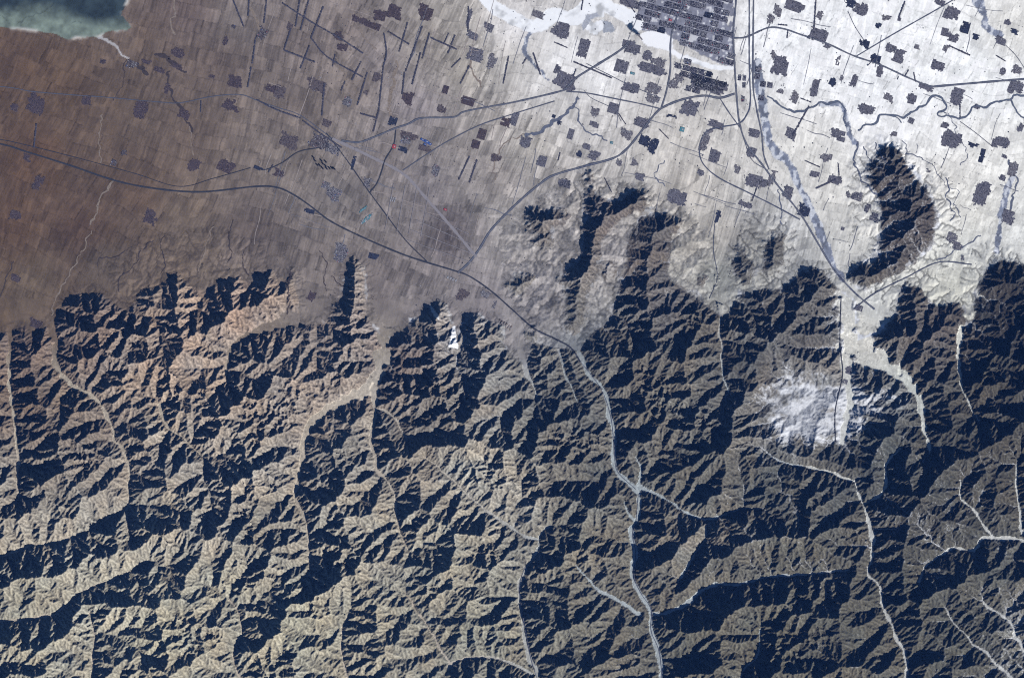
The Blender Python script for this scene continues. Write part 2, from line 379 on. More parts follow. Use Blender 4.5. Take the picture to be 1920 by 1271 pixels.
PL = [(0,120,(96,78,68)),(120,150,(98,80,68)),(260,120,(104,90,84)),(60,300,(94,74,62)),(30,420,(99,78,65)),(150,430,(92,73,64)),(250,360,(104,86,76)),
 (60,520,(106,92,82)),(200,500,(108,96,90)),(350,430,(112,99,92)),(350,250,(106,92,86)),(400,120,(112,98,94)),(350,20,(112,98,98)),(450,30,(128,118,118)),
 (560,80,(128,114,110)),(560,200,(122,108,102)),(650,60,(132,118,114)),(660,160,(130,116,110)),(720,120,(140,128,128)),(800,80,(152,140,134)),(860,40,(175,166,160)),
 (870,130,(168,158,150)),(780,200,(142,131,134)),(560,300,(122,110,104)),(640,360,(132,122,120)),(720,300,(136,124,122)),(800,350,(138,128,130)),(860,270,(148,137,134)),
 (930,220,(166,156,152)),(930,330,(154,143,140)),(480,430,(112,99,96)),(560,460,(120,108,104)),(640,500,(128,116,112)),(720,520,(130,118,116)),(840,440,(116,104,106)),
 (900,560,(140,130,132)),(780,560,(132,122,122)),(960,60,(222,220,224)),(1000,150,(212,210,212)),(960,120,(196,190,186)),(1060,100,(222,222,226)),(1130,150,(222,222,226)),(1080,230,(196,192,192)),
 (1000,280,(186,178,172)),(960,420,(164,156,154)),(1060,340,(176,168,166)),(1150,240,(206,202,202)),(1180,330,(178,172,170)),(1230,300,(204,198,194)),(1280,270,(208,202,198)),(1290,350,(190,182,176)),
 (1250,380,(172,164,160)),(1040,480,(154,146,146)),(1140,460,(164,156,156)),(1000,560,(150,142,144)),(1300,460,(170,162,156)),(1350,420,(186,178,172)),(1300,540,(160,154,150)),(1400,300,(206,202,200)),
 (1400,400,(176,172,172)),(1460,60,(232,234,240)),(1500,130,(235,237,243)),(1600,60,(234,236,242)),(1700,60,(234,236,240)),(1800,120,(230,232,236)),(1900,60,(212,210,208)),(1880,160,(228,230,234)),
 (1620,170,(234,236,242)),(1700,180,(232,234,240)),(1500,280,(216,214,212)),(1560,330,(214,212,210)),(1600,430,(206,204,202)),(1540,380,(212,209,206)),(1480,420,(180,178,180)),(1660,250,(232,232,236)),
 (1760,260,(226,226,228)),(1780,330,(216,213,210)),(1860,300,(220,219,218)),(1830,400,(214,212,208)),(1790,470,(202,202,200)),(1900,440,(206,206,206)),(1780,540,(198,196,188)),(1640,570,(192,192,192)),
 (1620,660,(200,196,190)),(1500,500,(160,158,160)),(1590,780,(205,202,196)),(1700,720,(200,200,192)),(1420,480,(168,164,160)),
 (720,650,(150,138,128)),(460,620,(132,118,108)),(1345,520,(150,150,148)),(1090,680,(130,132,138))]
MT = [(40,640,(120,102,90)),(180,620,(118,102,92)),(250,650,(150,132,116)),(340,640,(165,143,124)),(440,580,(158,134,116)),(380,700,(170,150,130)),(250,720,(158,140,122)),(60,760,(118,100,84)),
 (60,900,(140,128,108)),(160,800,(126,112,96)),(300,820,(160,146,124)),(480,700,(150,134,118)),(600,640,(150,134,120)),(600,760,(160,144,126)),(560,700,(162,146,130)),(700,620,(150,132,118)),(760,680,(120,104,94)),
 (850,620,(160,150,140)),(800,780,(118,108,94)),(900,720,(140,134,122)),(950,700,(130,130,124)),(880,880,(178,168,142)),(960,930,(172,162,138)),(640,880,(150,140,120)),(440,900,(170,156,132)),(300,950,(158,148,124)),
 (100,1000,(170,158,132)),(200,1100,(165,156,126)),(60,1120,(150,144,116)),(60,1240,(156,150,122)),(300,1180,(172,164,128)),(420,1100,(165,156,124)),(560,1180,(165,158,124)),(700,1150,(160,152,122)),(500,980,(150,140,116)),
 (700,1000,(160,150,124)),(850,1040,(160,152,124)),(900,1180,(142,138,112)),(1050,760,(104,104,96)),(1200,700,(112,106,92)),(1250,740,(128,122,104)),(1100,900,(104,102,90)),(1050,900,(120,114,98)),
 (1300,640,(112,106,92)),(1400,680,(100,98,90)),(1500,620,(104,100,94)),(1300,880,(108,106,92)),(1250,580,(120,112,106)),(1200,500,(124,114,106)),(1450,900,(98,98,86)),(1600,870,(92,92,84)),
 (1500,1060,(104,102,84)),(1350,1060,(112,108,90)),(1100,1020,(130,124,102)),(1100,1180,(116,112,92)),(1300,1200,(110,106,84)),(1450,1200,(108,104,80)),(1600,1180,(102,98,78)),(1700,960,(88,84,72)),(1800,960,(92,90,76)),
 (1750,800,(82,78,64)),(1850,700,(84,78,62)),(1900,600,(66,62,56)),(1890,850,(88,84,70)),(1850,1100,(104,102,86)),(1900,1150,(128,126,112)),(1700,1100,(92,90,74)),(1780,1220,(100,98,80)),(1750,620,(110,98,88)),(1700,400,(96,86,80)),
 (1500,770,(196,190,178)),(1440,760,(130,124,114)),(1540,740,(180,174,164)),(1660,760,(150,150,146)),(1640,840,(84,90,84)),(1110,400,(120,108,102)),(1320,1020,(150,140,120))]
SN = [(1510,770,1.3),(1460,800,.9),(1550,800,1.2),(1540,700,.35),(1640,740,.8),(1700,780,.35),(1470,540,.15),(1700,560,.5),(1750,620,.2),(1700,430,.75),(1720,370,.7),(1200,520,.4),(1110,430,.4),(1420,560,.35),(1880,560,.3),(1630,960,.7),(1900,1150,.95),(1880,900,.55),(1740,980,.8),
 (1320,1000,.55),(1500,1090,.5),(960,720,.25),(850,640,.5),(1200,950,.1),(1000,850,.05),(500,800,0),(200,900,0),(300,1200,0),(700,1100,0),(1200,700,0),(1250,550,.15),(1100,450,.25),(1250,850,.03),(1400,650,.03),(1400,1150,.0),(1800,760,.05),
 (1650,1150,.03),(1000,1150,0),(60,700,0),(500,600,0),(1850,1050,.3),(1610,620,.8),(1560,900,.1),(1350,780,.08)]

gz_v, gz_u = np.gradient(Z, g.step*S)
slope = np.hypot(gz_u, gz_v)
n1 = fbm(U, V, 90, 4, 131); n2 = fbm(U, V, 22, 3, 137); n3 = fbm(U, V, 5, 2, 139)
Lf = 1.16
plain = lin(idw(PL, U+14*fbm(U, V, 40, 3, 211), V+14*fbm(U, V, 40, 3, 223)))/Lf
snowy = np.clip((plain.mean(-1)-0.25)/0.35, 0, 1)
plain = plain*((1-snowy)[..., None]*np.array([1.03,1.03,.90])+snowy[..., None]*np.array([1.27,1.27,1.21])+(1-snowy)[..., None]*np.clip((U-350)/200, 0, 1)[..., None]*np.array([-.05,0,.09]))
# field parcels: strips between tracks, two scales, leaning with the land
th = math.radians(17)+np.radians(6)*(vnoise(U/260, V/260, 31)-.5)*2
wu_ = U+2.5*fbm(U, V, 30, 2, 61); wv_ = V+2.5*fbm(U, V, 30, 2, 67)
th = th + np.where(hash01(np.floor(U/170+.4*n1), np.floor(V/140+.3*n1), 9) > .5, math.radians(7), 0)
a_ = wu_*np.cos(th)+wv_*np.sin(th); b_ = -wu_*np.sin(th)+wv_*np.cos(th)
brow = np.floor(b_/26+3*hash01(np.floor(a_/60), np.zeros_like(a_), 3)); 
off = hash01(brow, np.floor(a_/60), 5)*40
pw = 5+9*hash01(brow, np.floor((a_+off)/48), 6)
acol = np.floor((a_+off)/pw)
tone = hash01(acol, brow, 8)
blk = hash01(np.floor((a_+off)/48), brow, 12)
stripe = hash01(np.floor((a_+off)/1.9), brow, 14)
edge_b = np.abs((b_/26+3*hash01(np.floor(a_/60), np.zeros_like(a_), 3)) % 1-0.0) < 0.055
edge_a = ((a_+off) % 48) < 1.5
fieldy = np.clip(1-foot*2.5, 0, 1)*(1-.6*g.loess)*np.clip((V < 560)*1.0, 0, 1)
amp = (0.25+.1*np.clip((U-350)/200, 0, 1))*(1-snowy)+0.13*snowy
amp = amp+.16*np.clip(1-np.abs(snowy-.25)/.35, 0, 1)
f = 1+fieldy*amp*((tone-.5)*1.0+(blk-.5)*0.8+(stripe-.5)*0.9)
snowy = np.clip((plain.mean(-1)-0.25)/0.35, 0, 1)
f = f*(1-fieldy*np.where(edge_a & (hash01(np.floor((a_+off)/48), brow, 31) > .40), .30, 0))
f = f*(1-fieldy*np.where(edge_b, 0.24, 0)*np.where(hash01(brow, np.floor(a_/80), 15) > .35, 1, 0))*(1-fieldy*np.where(edge_a, 0.13, 0))
f = f*(1+(0.10+.08*(1-snowy))*n2+0.07*n3+0.16*n1*(1-snowy))
plainc = plain*f[..., None]
# thawed brown and grey parcels in the snow, thin snow in the middle ground
mid = np.clip(1-np.abs(snowy-.38)/.42, 0, 1)
dark = (hash01(acol, brow, 21) > 0.86)*fieldy*mid
plainc = plainc*(1-0.38*dark)[..., None]
brt = (hash01(np.floor((a_+off)/16), brow, 23) > 0.82)*fieldy*mid
plainc = plainc*(1+0.34*brt)[..., None]
# thin dark hedges, ditches and tracks of the snow country
dots = (vnoise(U/2.6, V/2.6, 301) > 0.88)*np.clip(fbm(U, V, 45, 3, 305)*2+.25, 0, 1)
plainc = plainc*(1-0.30*dots*snowy)[..., None]
# warm ochre and plum patches in the brown country
wp = np.clip(fbm(U, V, 55, 3, 151)*2-.2, 0, 1)*(1-snowy)*np.clip((500-U)/300, 0, 1)
plainc = plainc*(1+wp[..., None]*np.array([.06, .02, -.05]))
# dry stream threads running down from the mountains
th1 = np.abs(fbm(U+0.25*V, V*0.22, 26, 4, 401)); thr = np.clip(1-th1/0.022, 0, 1)*np.clip((V-170)/140, 0, 1)*(fbm(U, V, 110, 2, 405) > -.05)
plainc = plainc*(1+thr[..., None]*np.where(snowy > .45, -.33, .22)[..., None])
th2 = np.abs(fbm(U*1.0+0.1*V, V*0.5, 12, 3, 411)); thr2 = np.clip(1-th2/0.05, 0, 1)*np.clip(foot*5-.12, 0, 1)
plainc = plainc*(1-0.36*thr2)[..., None]
# dark ploughed blocks
for (x0, y0, x1, y1, k) in ((800,385,905,470,.72),(85,418,135,470,.83),(478,418,545,462,.86),(885,385,905,430,.9),(790,345,815,365,.8)):
    uu = (U+0.3*(V-y0)); m = (uu > x0) & (uu < x1) & (V > y0) & (V < y1)
    plainc[m] *= k

mt = lin(idw(MT, U+24*fbm(U, V, 50, 3, 171), V+24*fbm(U, V, 50, 3, 173)))*0.58
warm = fbm(U, V, 40, 3, 181)
ds = (.16+.24*np.clip(np.maximum((U-450)/400, (V-720)/150), 0, 1))[..., None]
mt = mt*(1-ds)+mt.mean(-1, keepdims=True)*ds*np.array([1.0, 1.0, 1.02])
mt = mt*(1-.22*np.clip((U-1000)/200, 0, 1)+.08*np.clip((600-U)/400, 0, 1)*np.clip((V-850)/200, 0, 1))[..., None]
mt = mt*1.18*(1+0.22*n2+0.16*n3)[..., None]*(1+warm[..., None]*np.array([.10, .02, -.07]))
logA = np.log10(A)
chan = np.clip((logA-2.5)/1.6, 0, 1)                     # gravel in the larger stream beds
chan = np.clip((logA-2.35)/1.3, 0, 1); chr_ = np.clip((U-1000)/500, 0, 1)*np.clip((V-600)/100, 0, 1)
mt = mt*(1+(0.9+2.4*chr_)*chan)[..., None]*np.where(chan[..., None] > .1, np.array([.96, 1, 1.07]), 1.0)
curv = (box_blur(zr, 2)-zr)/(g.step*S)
mt = mt*np.clip(1-.9*np.clip(curv, -.4, .4), .68, 1.4)[..., None]   # rock colour paler on crests, darker in hollows
sn = idw(SN, U, V, 3.0)[..., 0]
lowv = np.clip((160-(Z-20))/200, 0, 1)
basin = np.exp(-(((U-1512+12*n1)/105)**2+((V-765)/78)**2)**1.2)+1.0*np.exp(-(((U-1640)/62)**2+((V-758)/50)**2)**1.2)
snow = np.clip((sn*1.6*(0.35+0.65*lowv)+.50*basin*(.1+1.5*vnoise(U/22, V/12, 951))-slope*(0.9-.5*np.clip(basin, 0, 1))+0.35*n2+0.2*n3+0.25*chan*sn*3), 0, 1)*(sn > 0.04)
bs = np.clip(basin*3, 0, 1)*(U > 1380); snow = snow*(1-bs)+np.clip((snow-.38)*2.6, 0, 1)*bs
mt = mt*(1-snow[..., None])+(np.array([.60, .62, .66])*(1-.3*np.clip(basin, 0, 1))[..., None]*(1+.2*n2+.2*n3)[..., None]*np.where(basin > .1, 1, 1)[..., None])*snow[..., None]
# pale scar above the ski run in the middle
vf = plain*(1+0.16*n2+0.12*n3)[..., None]
vfs = np.where(g.vmask & g.mtn, 1.0, 0.0)
br = lin((168,158,142))*np.clip((1100-U)/300, .0, 1)[..., None]+lin((150,158,160))*np.clip(1-(1100-U)/300, 0, 1)[..., None]
deep = np.clip((V-640)/80, 0, 1)[..., None]*np.where(U > 1500, 0.35, 1)[..., None]
vf = (vf*(1-deep)+br*1.0*deep*(1+0.2*n3+0.15*n2)[..., None])
br1 = np.clip(1-np.abs(fbm(U, V*.35, 7, 3, 901))/.06, 0, 1)[..., None]; br2 = np.clip(1-np.abs(fbm(U, V*.35, 7, 3, 905))/.05, 0, 1)[..., None]
vf = vf*(1+.38*br1-.34*br2)
vf = vf*(1-sn[..., None]*.5*deep)+np.array([.55, .58, .62])*sn[..., None]*.5*deep
upf = np.clip((np.where(g.mtn0 | g.hill, g.mb, g.mb)+.22*n2+.12*n3-.42)/.12, 0, 1)[..., None]
ach = np.clip((logA-1.45-.5*g.loess)/.8, 0, 1)*(g.apron & up)*np.clip((V-240)/60, 0, 1)
a2 = ach.copy(); a2[1:] = np.maximum(a2[1:], ach[:-1]*.8); a2[:, 1:] = np.maximum(a2[:, 1:], ach[:, :-1]*.8); ach = a2
plainc = plainc*(1-ach*np.where(snowy > .3, .60, .36))[..., None]
plainc = np.where((g.loess)[..., None], plainc*(1+.35*n2+.3*n3-.12)[..., None], plainc)
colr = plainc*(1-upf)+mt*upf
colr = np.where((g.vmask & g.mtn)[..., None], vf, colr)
# gentle blend of plain soils up the lowest slopes
bl = np.clip(1-(Z-25)/60+.5*n2, 0, 1)[..., None]*np.where(up & (g.mtn0 | g.hill), 1, 0)[..., None]*np.clip((620-V)/60, 0, 1)[..., None]*.7
colr = colr*(1-bl)+plain*(1+.2*n3)[..., None]*bl
# white ski piste
g.wu, g.wv = U, V
piste = g.inside([(848,612),(853,612),(857,640),(860,655),(852,652),(840,650),(846,632)])
colr[piste] = (.72, .74, .78)
piste2 = g.inside([(805,570),(812,578),(822,592),(824,600),(815,594),(807,580)])
colr[piste2] = (.5, .5, .5)

cls = np.where(up & g.mtn0, 1, 0)                                  # 0 plain 1 mountains 2 valley floor 3.. water ..
cls[g.vmask & g.mtn] = 2
cls[g.loess & up] = 12; cls[(g.hid > 0) & up & ~g.mtn] = 10
cls[(g.hid == 1) & up & ~g.mtn] = 11
g.wu = U+5*fbm(U, V, 18, 4, 501); g.wv = V+5*fbm(U, V, 18, 4, 503)
lk = g.inside(LAKE); cls[lk] = 3
g.wu = U+2.2*fbm(U, V, 9, 2, 505); g.wv = V+2.2*fbm(U, V, 9, 2, 507)
ld_ = fbm(U, V, 60, 4, 511); dk = np.clip((1-(V-(4+U*0.10+18*ld_))/30), 0, 1)
lc = lin((112,125,116))*(1-dk[..., None])+lin((50,62,66))*dk[..., None]
lc = lc*(1+.55*fbm(U, V, 14, 4, 515)+.12*n3)[..., None]
crack = np.clip(1-np.abs(fbm(U, V, 70, 4, 521))/.03, 0, 1)
lc = lc*(1-.45*crack*(V < 45))[..., None]
gl = box_blur(lk.astype(float), 3, 2); rim = np.clip(1-np.abs(gl-.5)*2.6, 0, 1)*np.clip(.35+fbm(U, V, 30, 3, 531)*2.2, 0, 1)
lc = lc*(1-rim[..., None])+lin((190,190,186))*rim[..., None]
colr = np.where(lk[..., None], lc, colr)
rim2 = np.where(lk, 0, rim)[..., None]; colr = colr*(1-rim2)+lin((185,178,170))*rim2
D, F = g.near(smooth_line([(186,70),(205,78),(216,86),(224,98),(230,106),(240,110)], 4), 10); m = D < 3*(1-F*.5); colr[m & ~lk] = lin((172,170,172))
frozen = np.zeros(lk.shape, bool)
for P, w0, w1 in FROZEN:
    D, F = g.near(smooth_line(P, 6), 30); frozen |= D < (w0+(w1-w0)*F)*(0.8+0.35*vnoise(U/25, V/25, 77))
for P, w0, w1 in STREAMW:
    D, F = g.near(smooth_line(P, 6), 12); frozen |= D < (w0+(w1-w0)*F)
sb = np.clip(fbm(U, V, 26, 4, 911)*3-.7, 0, 1)[frozen]
colr[frozen] = (np.array([.80, .82, .85])*(1+.07*n2[frozen]+.04*n3[frozen]-.45*sb)[:, None]); cls[frozen] = 4
m = g.inside([(1128,38),(1145,42),(1155,55),(1150,63),(1130,62),(1133,50)]); colr[m] = lin((150,155,165)); cls[m] = 6
m = g.inside([(1090,48),(1100,30),(1118,24),(1125,30),(1108,36),(1100,50),(1093,58)]); colr[m] = lin((160,164,174)); cls[m] = 6
bed = np.zeros(lk.shape, bool)
for P, w0, w1 in RIVERBED:
    D, F = g.near(smooth_line(P, 6), 30); wd = (w0+(w1-w0)*F)*(.55+.8*vnoise(U/16, V/16, 83)); mm = D < wd; bed |= mm
bc = (lin((118,124,140))*(1+.5*n2+.35*n3)[..., None])
bc = np.where((vnoise(U/5, V/9, 91) > .66)[..., None], lin((190,194,202)), bc)
m = bed & (cls == 0); colr[m] = bc[m]; cls[m] = 6
m = g.inside(RESERVOIR); colr[m] = (.82, .83, .86); cls[m] = 5
m = g.inside(DAMPOND); colr[m] = lin((44,60,82)); cls[m] = 7
for wat in (3, 4, 5, 7):
    mm = cls == wat
    if mm.any(): Z[mm] = np.median(Z[mm])-2
m = g.inside([(1205,-90),(1194,44),(1205,59),(1250,62),(1262,74),(1300,94),(1340,116),(1374,126),(1378,60),(1380,-90)]) & (cls == 0) & (vnoise(U/7, V/9, 963)+np.clip((1372-U)/14, 0, 1)*.6 > .55)
colr[m] = lin((138,140,154))/1.15*(1+.25*n3[m])[:, None]
m2 = m & (vnoise(U/6, V/5, 961) > .74); colr[m2] = (.55, .56, .6)
colr = np.clip(colr, 0.012, 0.88)
print('colours', round(time.time()-T0, 1))

# ------------------------------------------------------------------ materials
def mat(name, color=None, rough=.95, attr=False, noise=0.0, nscale=.004, bump=0.0, spec=0.1):
    m = bpy.data.materials.new(name); m.use_nodes = True; nt = m.node_tree; b = nt.nodes['Principled BSDF']
    b.inputs['Roughness'].default_value = rough; b.inputs['Specular IOR Level'].default_value = spec
    src = None
    if attr:
        a = nt.nodes.new('ShaderNodeAttribute'); a.attribute_name = 'soil'; src = a.outputs['Color']
    else:
        r = nt.nodes.new('ShaderNodeRGB'); r.outputs[0].default_value = (*color, 1); src = r.outputs[0]
    if noise:
        tc = nt.nodes.new('ShaderNodeNewGeometry')
        nz = nt.nodes.new('ShaderNodeTexNoise'); nz.inputs['Scale'].default_value = nscale; nz.inputs['Detail'].default_value = 5; nz.inputs['Roughness'].default_value = .65
        nt.links.new(tc.outputs['Position'], nz.inputs['Vector'])
        mr = nt.nodes.new('ShaderNodeMapRange'); mr.inputs[1].default_value = .3; mr.inputs[2].default_value = .7
        mr.inputs[3].default_value = 1-noise; mr.inputs[4].default_value = 1+noise
        nt.links.new(nz.outputs[0], mr.inputs[0])
        mx = nt.nodes.new('ShaderNodeVectorMath'); mx.operation = 'SCALE'
        nt.links.new(src, mx.inputs[0]); nt.links.new(mr.outputs[0], mx.inputs['Scale']); src = mx.outputs[0]
        if bump:
            bp = nt.nodes.new('ShaderNodeBump'); bp.inputs['Distance'].default_value = bump; bp.inputs['Strength'].default_value = 1
            nt.links.new(nz.outputs[0], bp.inputs['Height']); nt.links.new(bp.outputs[0], b.inputs['Normal'])
    nt.links.new(src, b.inputs['Base Color'])
    return m
M_soil = mat('plain_soil', attr=True, noise=.09, nscale=.010)
def strips(m):
    nt = m.node_tree; b = nt.nodes['Principled BSDF']; src = b.inputs['Base Color'].links[0].from_socket
    tc = nt.nodes.new('ShaderNodeNewGeometry'); mp = nt.nodes.new('ShaderNodeMapping'); mp.inputs['Rotation'].default_value = (0, 0, math.radians(15))
    nt.links.new(tc.outputs['Position'], mp.inputs['Vector'])
    for sc_, amp_, vor in (((1/70, 1/900, 0), .07, False), ((1/190, 1/620, 0), .10, True), ((1/560, 1/420, 0), .09, True)):
        vm = nt.nodes.new('ShaderNodeVectorMath'); vm.operation = 'MULTIPLY'; vm.inputs[1].default_value = sc_; nt.links.new(mp.outputs[0], vm.inputs[0])
        if vor:
            t = nt.nodes.new('ShaderNodeTexVoronoi'); t.distance = 'CHEBYCHEV'; t.inputs['Randomness'].default_value = .75; o_ = t.outputs['Color']
        else:
            t = nt.nodes.new('ShaderNodeTexNoise'); t.inputs['Detail'].default_value = 2; o_ = t.outputs[0]
        t.inputs['Scale'].default_value = 1.0; nt.links.new(vm.outputs[0], t.inputs['Vector'])
        mr = nt.nodes.new('ShaderNodeMapRange'); lo_, hi_ = (.05, .95) if vor else (.3, .7)
        mr.inputs[1].default_value = lo_; mr.inputs[2].default_value = hi_; mr.inputs[3].default_value = 1-amp_; mr.inputs[4].default_value = 1+amp_*.8
        if vor:
            sp = nt.nodes.new('ShaderNodeSeparateColor'); nt.links.new(o_, sp.inputs[0]); o_ = sp.outputs[0]
        nt.links.new(o_, mr.inputs[0])
        mx = nt.nodes.new('ShaderNodeVectorMath'); mx.operation = 'SCALE'; nt.links.new(src, mx.inputs[0]); nt.links.new(mr.outputs[0], mx.inputs['Scale']); src = mx.outputs[0]
    nt.links.new(src, b.inputs['Base Color'])
strips(M_soil)
M_gravel = mat('valley_gravel', attr=True, noise=.22, nscale=.008, bump=4)
M_loess = mat('loess_soil', attr=True, noise=.2, nscale=.009, bump=8)
M_rock = mat('mountain_rock', attr=True, noise=.14, nscale=.010, bump=14)
M_ice = mat('lake_ice', attr=True, rough=.7, noise=.06, nscale=.006)
M_snow = mat('river_snow', attr=True, rough=.9, noise=.03, nscale=.006)

def mesh_obj(name, co, faces_v, mats, parent=None, smooth=False, cols=None, mi=None, kind=None):
    me = bpy.data.meshes.new(name); n = len(co); faces_v = np.asarray(faces_v, np.int32); nf, k = faces_v.shape
    me.vertices.add(n); me.vertices.foreach_set('co', np.asarray(co, np.float32).ravel())
    me.loops.add(nf*k); me.loops.foreach_set('vertex_index', faces_v.ravel())
    me.polygons.add(nf); me.polygons.foreach_set('loop_start', np.arange(0, nf*k, k, dtype=np.int32))
    for m_ in mats: me.materials.append(m_)
    if mi is not None: me.polygons.foreach_set('material_index', np.asarray(mi, np.int32))
    me.update(calc_edges=True); me.validate() if False else None
    if smooth: me.polygons.foreach_set('use_smooth', np.ones(nf, bool))
    else: me.polygons.foreach_set('use_smooth', np.zeros(nf, bool))
    if cols is not None:
        at = me.color_attributes.new('soil', 'FLOAT_COLOR', 'POINT')
        at.data.foreach_set('color', np.c_[cols, np.ones(n)].astype(np.float32).ravel())
    o = bpy.data.objects.new(name, me); COL.objects.link(o)
    if parent: o.parent = parent
    if kind: o['kind'] = kind
    return o

# ------------------------------------------------------------------ the land, split by what it is
X = wx(U); Y = wy(V); CO = np.stack([X, Y, Z], -1).reshape(-1, 3); CC = colr.reshape(-1, 3)
ny, nx = Z.shape; ids = np.arange(ny*nx).reshape(ny, nx)
Q = np.stack([ids[1:, :-1], ids[1:, 1:], ids[:-1, 1:], ids[:-1, :-1]], -1).reshape(-1, 4)
qc = cls[:-1, :-1].ravel()
NM = {0: ('plain', M_soil), 1: ('mountains', M_rock), 2: ('valley_floor', M_gravel), 3: ('lake', M_ice), 4: ('frozen_river', M_snow), 5: ('reservoir', M_snow),
      6: ('riverbed', M_gravel), 7: ('water', M_ice), 12: ('terrain', M_loess), 10: ('foothills', M_rock), 11: ('hill', M_rock)}
for k, (nm, m_) in NM.items():
    q = Q[qc == k]
    if len(q) == 0: continue
    used, inv = np.unique(q, return_inverse=True)
    o = mesh_obj(nm, CO[used], inv.reshape(-1, 4), [m_], smooth=True, cols=CC[used], kind='structure')
# land beyond the surveyed sheet, running out to the horizon
ring = np.r_[ids[0, :], ids[1:, -1], ids[-1, -2::-1], ids[-2:0:-1, 0]]
rc = CO[ring]; levels = [rc]; cols = [CC[ring]]
ctr = np.array([0, 0]); 
for sc_, zz in ((1.06, .7), (1.2, .45), (1.6, .2), (3.0, .05), (12, 0)):
    p = rc.copy(); p[:, :2] *= sc_; p[:, 2] = rc[:, 2]*zz; levels.append(p); cols.append(CC[ring]*(.9)+CC[ring].mean(0)*.1)
nr = len(ring); L = np.vstack(levels); fs = []
for l in range(len(levels)-1):
    a = np.arange(nr)+l*nr; b = np.roll(np.arange(nr), -1)+l*nr
    fs.append(np.c_[a, a+nr, b+nr, b][:, ::-1])
o = mesh_obj('ground', L, np.vstack(fs)[:, ::-1], [M_soil], smooth=True, cols=np.vstack(cols), kind='structure')
print('land', round(time.time()-T0, 1))
# thin blue air between the ground and the high viewpoint
hz = bpy.data.materials.new('haze'); hz.use_nodes = True; nt = hz.node_tree; nt.nodes.clear()
pv = nt.nodes.new('ShaderNodeVolumePrincipled'); pv.inputs['Color'].default_value = (.10, .30, 1.0, 1); pv.inputs['Density'].default_value = 1.15e-7
pv.inputs['Anisotropy'].default_value = 0.0
mo = nt.nodes.new('ShaderNodeOutputMaterial'); nt.links.new(pv.outputs[0], mo.inputs['Volume'])
hx, hy, z0, z1 = 320000.0, 230000.0, -900.0, H_CAM+2000
hb = mesh_obj('haze', [(sx_*hx, sy_*hy, zz) for zz in (z0, z1) for sx_, sy_ in ((-1,-1),(1,-1),(1,1),(-1,1))],
 [(3,2,1,0),(4,5,6,7),(0,1,5,4),(1,2,6,5),(2,3,7,6),(3,0,4,7)], [hz], kind='stuff')
# ------------------------------------------------------------------ roads, railways, streams (draped ribbons)
def dull(c, k=1.3): return tuple(float(x)/k for x in lin(c))
M_road = mat('road_verge', dull((82,88,108)), noise=.15, nscale=.01)
M_roadw = mat('road_verge_brown', dull((60,63,74)), noise=.15, nscale=.01)
M_lane = mat('carriageway', dull((132,134,142)), noise=.06, nscale=.01)
M_track = mat('track', dull((146,142,148)), noise=.10, nscale=.01)
M_grit = mat('street', dull((92,96,112)), noise=.10, nscale=.01)
M_water = mat('stream', dull((100,108,126)), rough=.5, noise=.2, nscale=.01)
lift = [5.0]
def ribbon(name, pts, w, m, parent=None, zoff=None, step=3.0, wob=0.0, wv=0.0, seed=0):
    P = smooth_line(pts, step)
    if wob:
        P = P+wob*np.stack([fbm(P[:, 0], P[:, 1], 14, 3, 700+seed), fbm(P[:, 0], P[:, 1], 14, 3, 720+seed)], -1)
    T = np.gradient(P, axis=0); T /= np.hypot(*T.T)[:, None]+1e-9; Nn = np.c_[-T[:, 1], T[:, 0]]
    ww = np.full(len(P), w/2.0)
    if wv: ww *= 1-wv+2*wv*vnoise(P[:, 0]/7, P[:, 1]/7, 740+seed)
    zc = np.maximum.reduce([zat(*(P+Nn*k*w/2).T) for k in (-1, 0, 1)])
    if zoff is None: lift[0] += .12; zoff = lift[0]
    co = []
    for k in (-1, 1):
        q = P+Nn*ww[:, None]*k; co.append(np.c_[wx(q[:, 0]), wy(q[:, 1]), zc+zoff])
    n = len(P); a = np.arange(n-1)
    f = np.c_[a, a+1, a+1+n, a+n]
    # a thin bank along both edges so that the ribbon has a body
    lo_ = [c-np.array([0, 0, 12]) for c in co]
    L = np.vstack(co+lo_); f = np.vstack([f, np.c_[a+2*n, a+2*n+1, a+1, a], np.c_[a+n, a+n+1, a+3*n+1, a+3*n]])
    o = mesh_obj(name, L, f, [m], parent=parent); o['_z'] = zoff
    if parent is None: o['kind'] = 'structure'
    return o, zoff
def road(name, pts, w, dark=M_road, lane=True, seed=0):
    w *= .85
    o, zo = ribbon(name, pts, w, dark, seed=seed, wv=.22)
    if lane: ribbon('carriageway', pts, w*.24, M_lane, parent=o, zoff=zo+3)
    return o
W_ = 3.6
road('highway', [(-300,215),(-150,238),(0,270),(50,285),(130,310),(220,340),(300,355),(380,360),(480,350),(520,352),(550,365),(580,385),(620,415),(680,445),(750,475),(800,492),(850,507),(880,518),(920,545),(960,580),(1000,615),(1040,635),(1070,652),(1088,678)], 3.4, M_roadw, lane=False)
road('highway', [(858,512),(880,492),(900,465),(918,435),(945,405),(980,372),(1010,347),(1038,329),(1100,311),(1150,297),(1175,280),(1200,250),(1225,218),(1243,202),(1280,187),(1320,180),(1350,184),(1378,176)], 4.6)
road('road', [(-150,160),(0,163),(60,172),(130,178),(200,183),(300,192),(340,193),(400,181),(450,178),(480,188),(520,202),(563,217),(623,260)], 1.8, M_grit, lane=False)
road('road', [(623,260),(693,293),(757,327),(800,373),(850,430),(893,482)], 6.0, M_track, lane=False)
road('railway', [(612,250),(650,300),(685,350),(722,400),(760,450),(800,490)], 2.4, M_roadw, lane=False)
road('highway', [(640,264),(672,267),(700,258),(738,242),(765,233),(790,222),(850,220),(870,210),(920,200),(960,193),(1030,177),(1060,169)], 3.6)
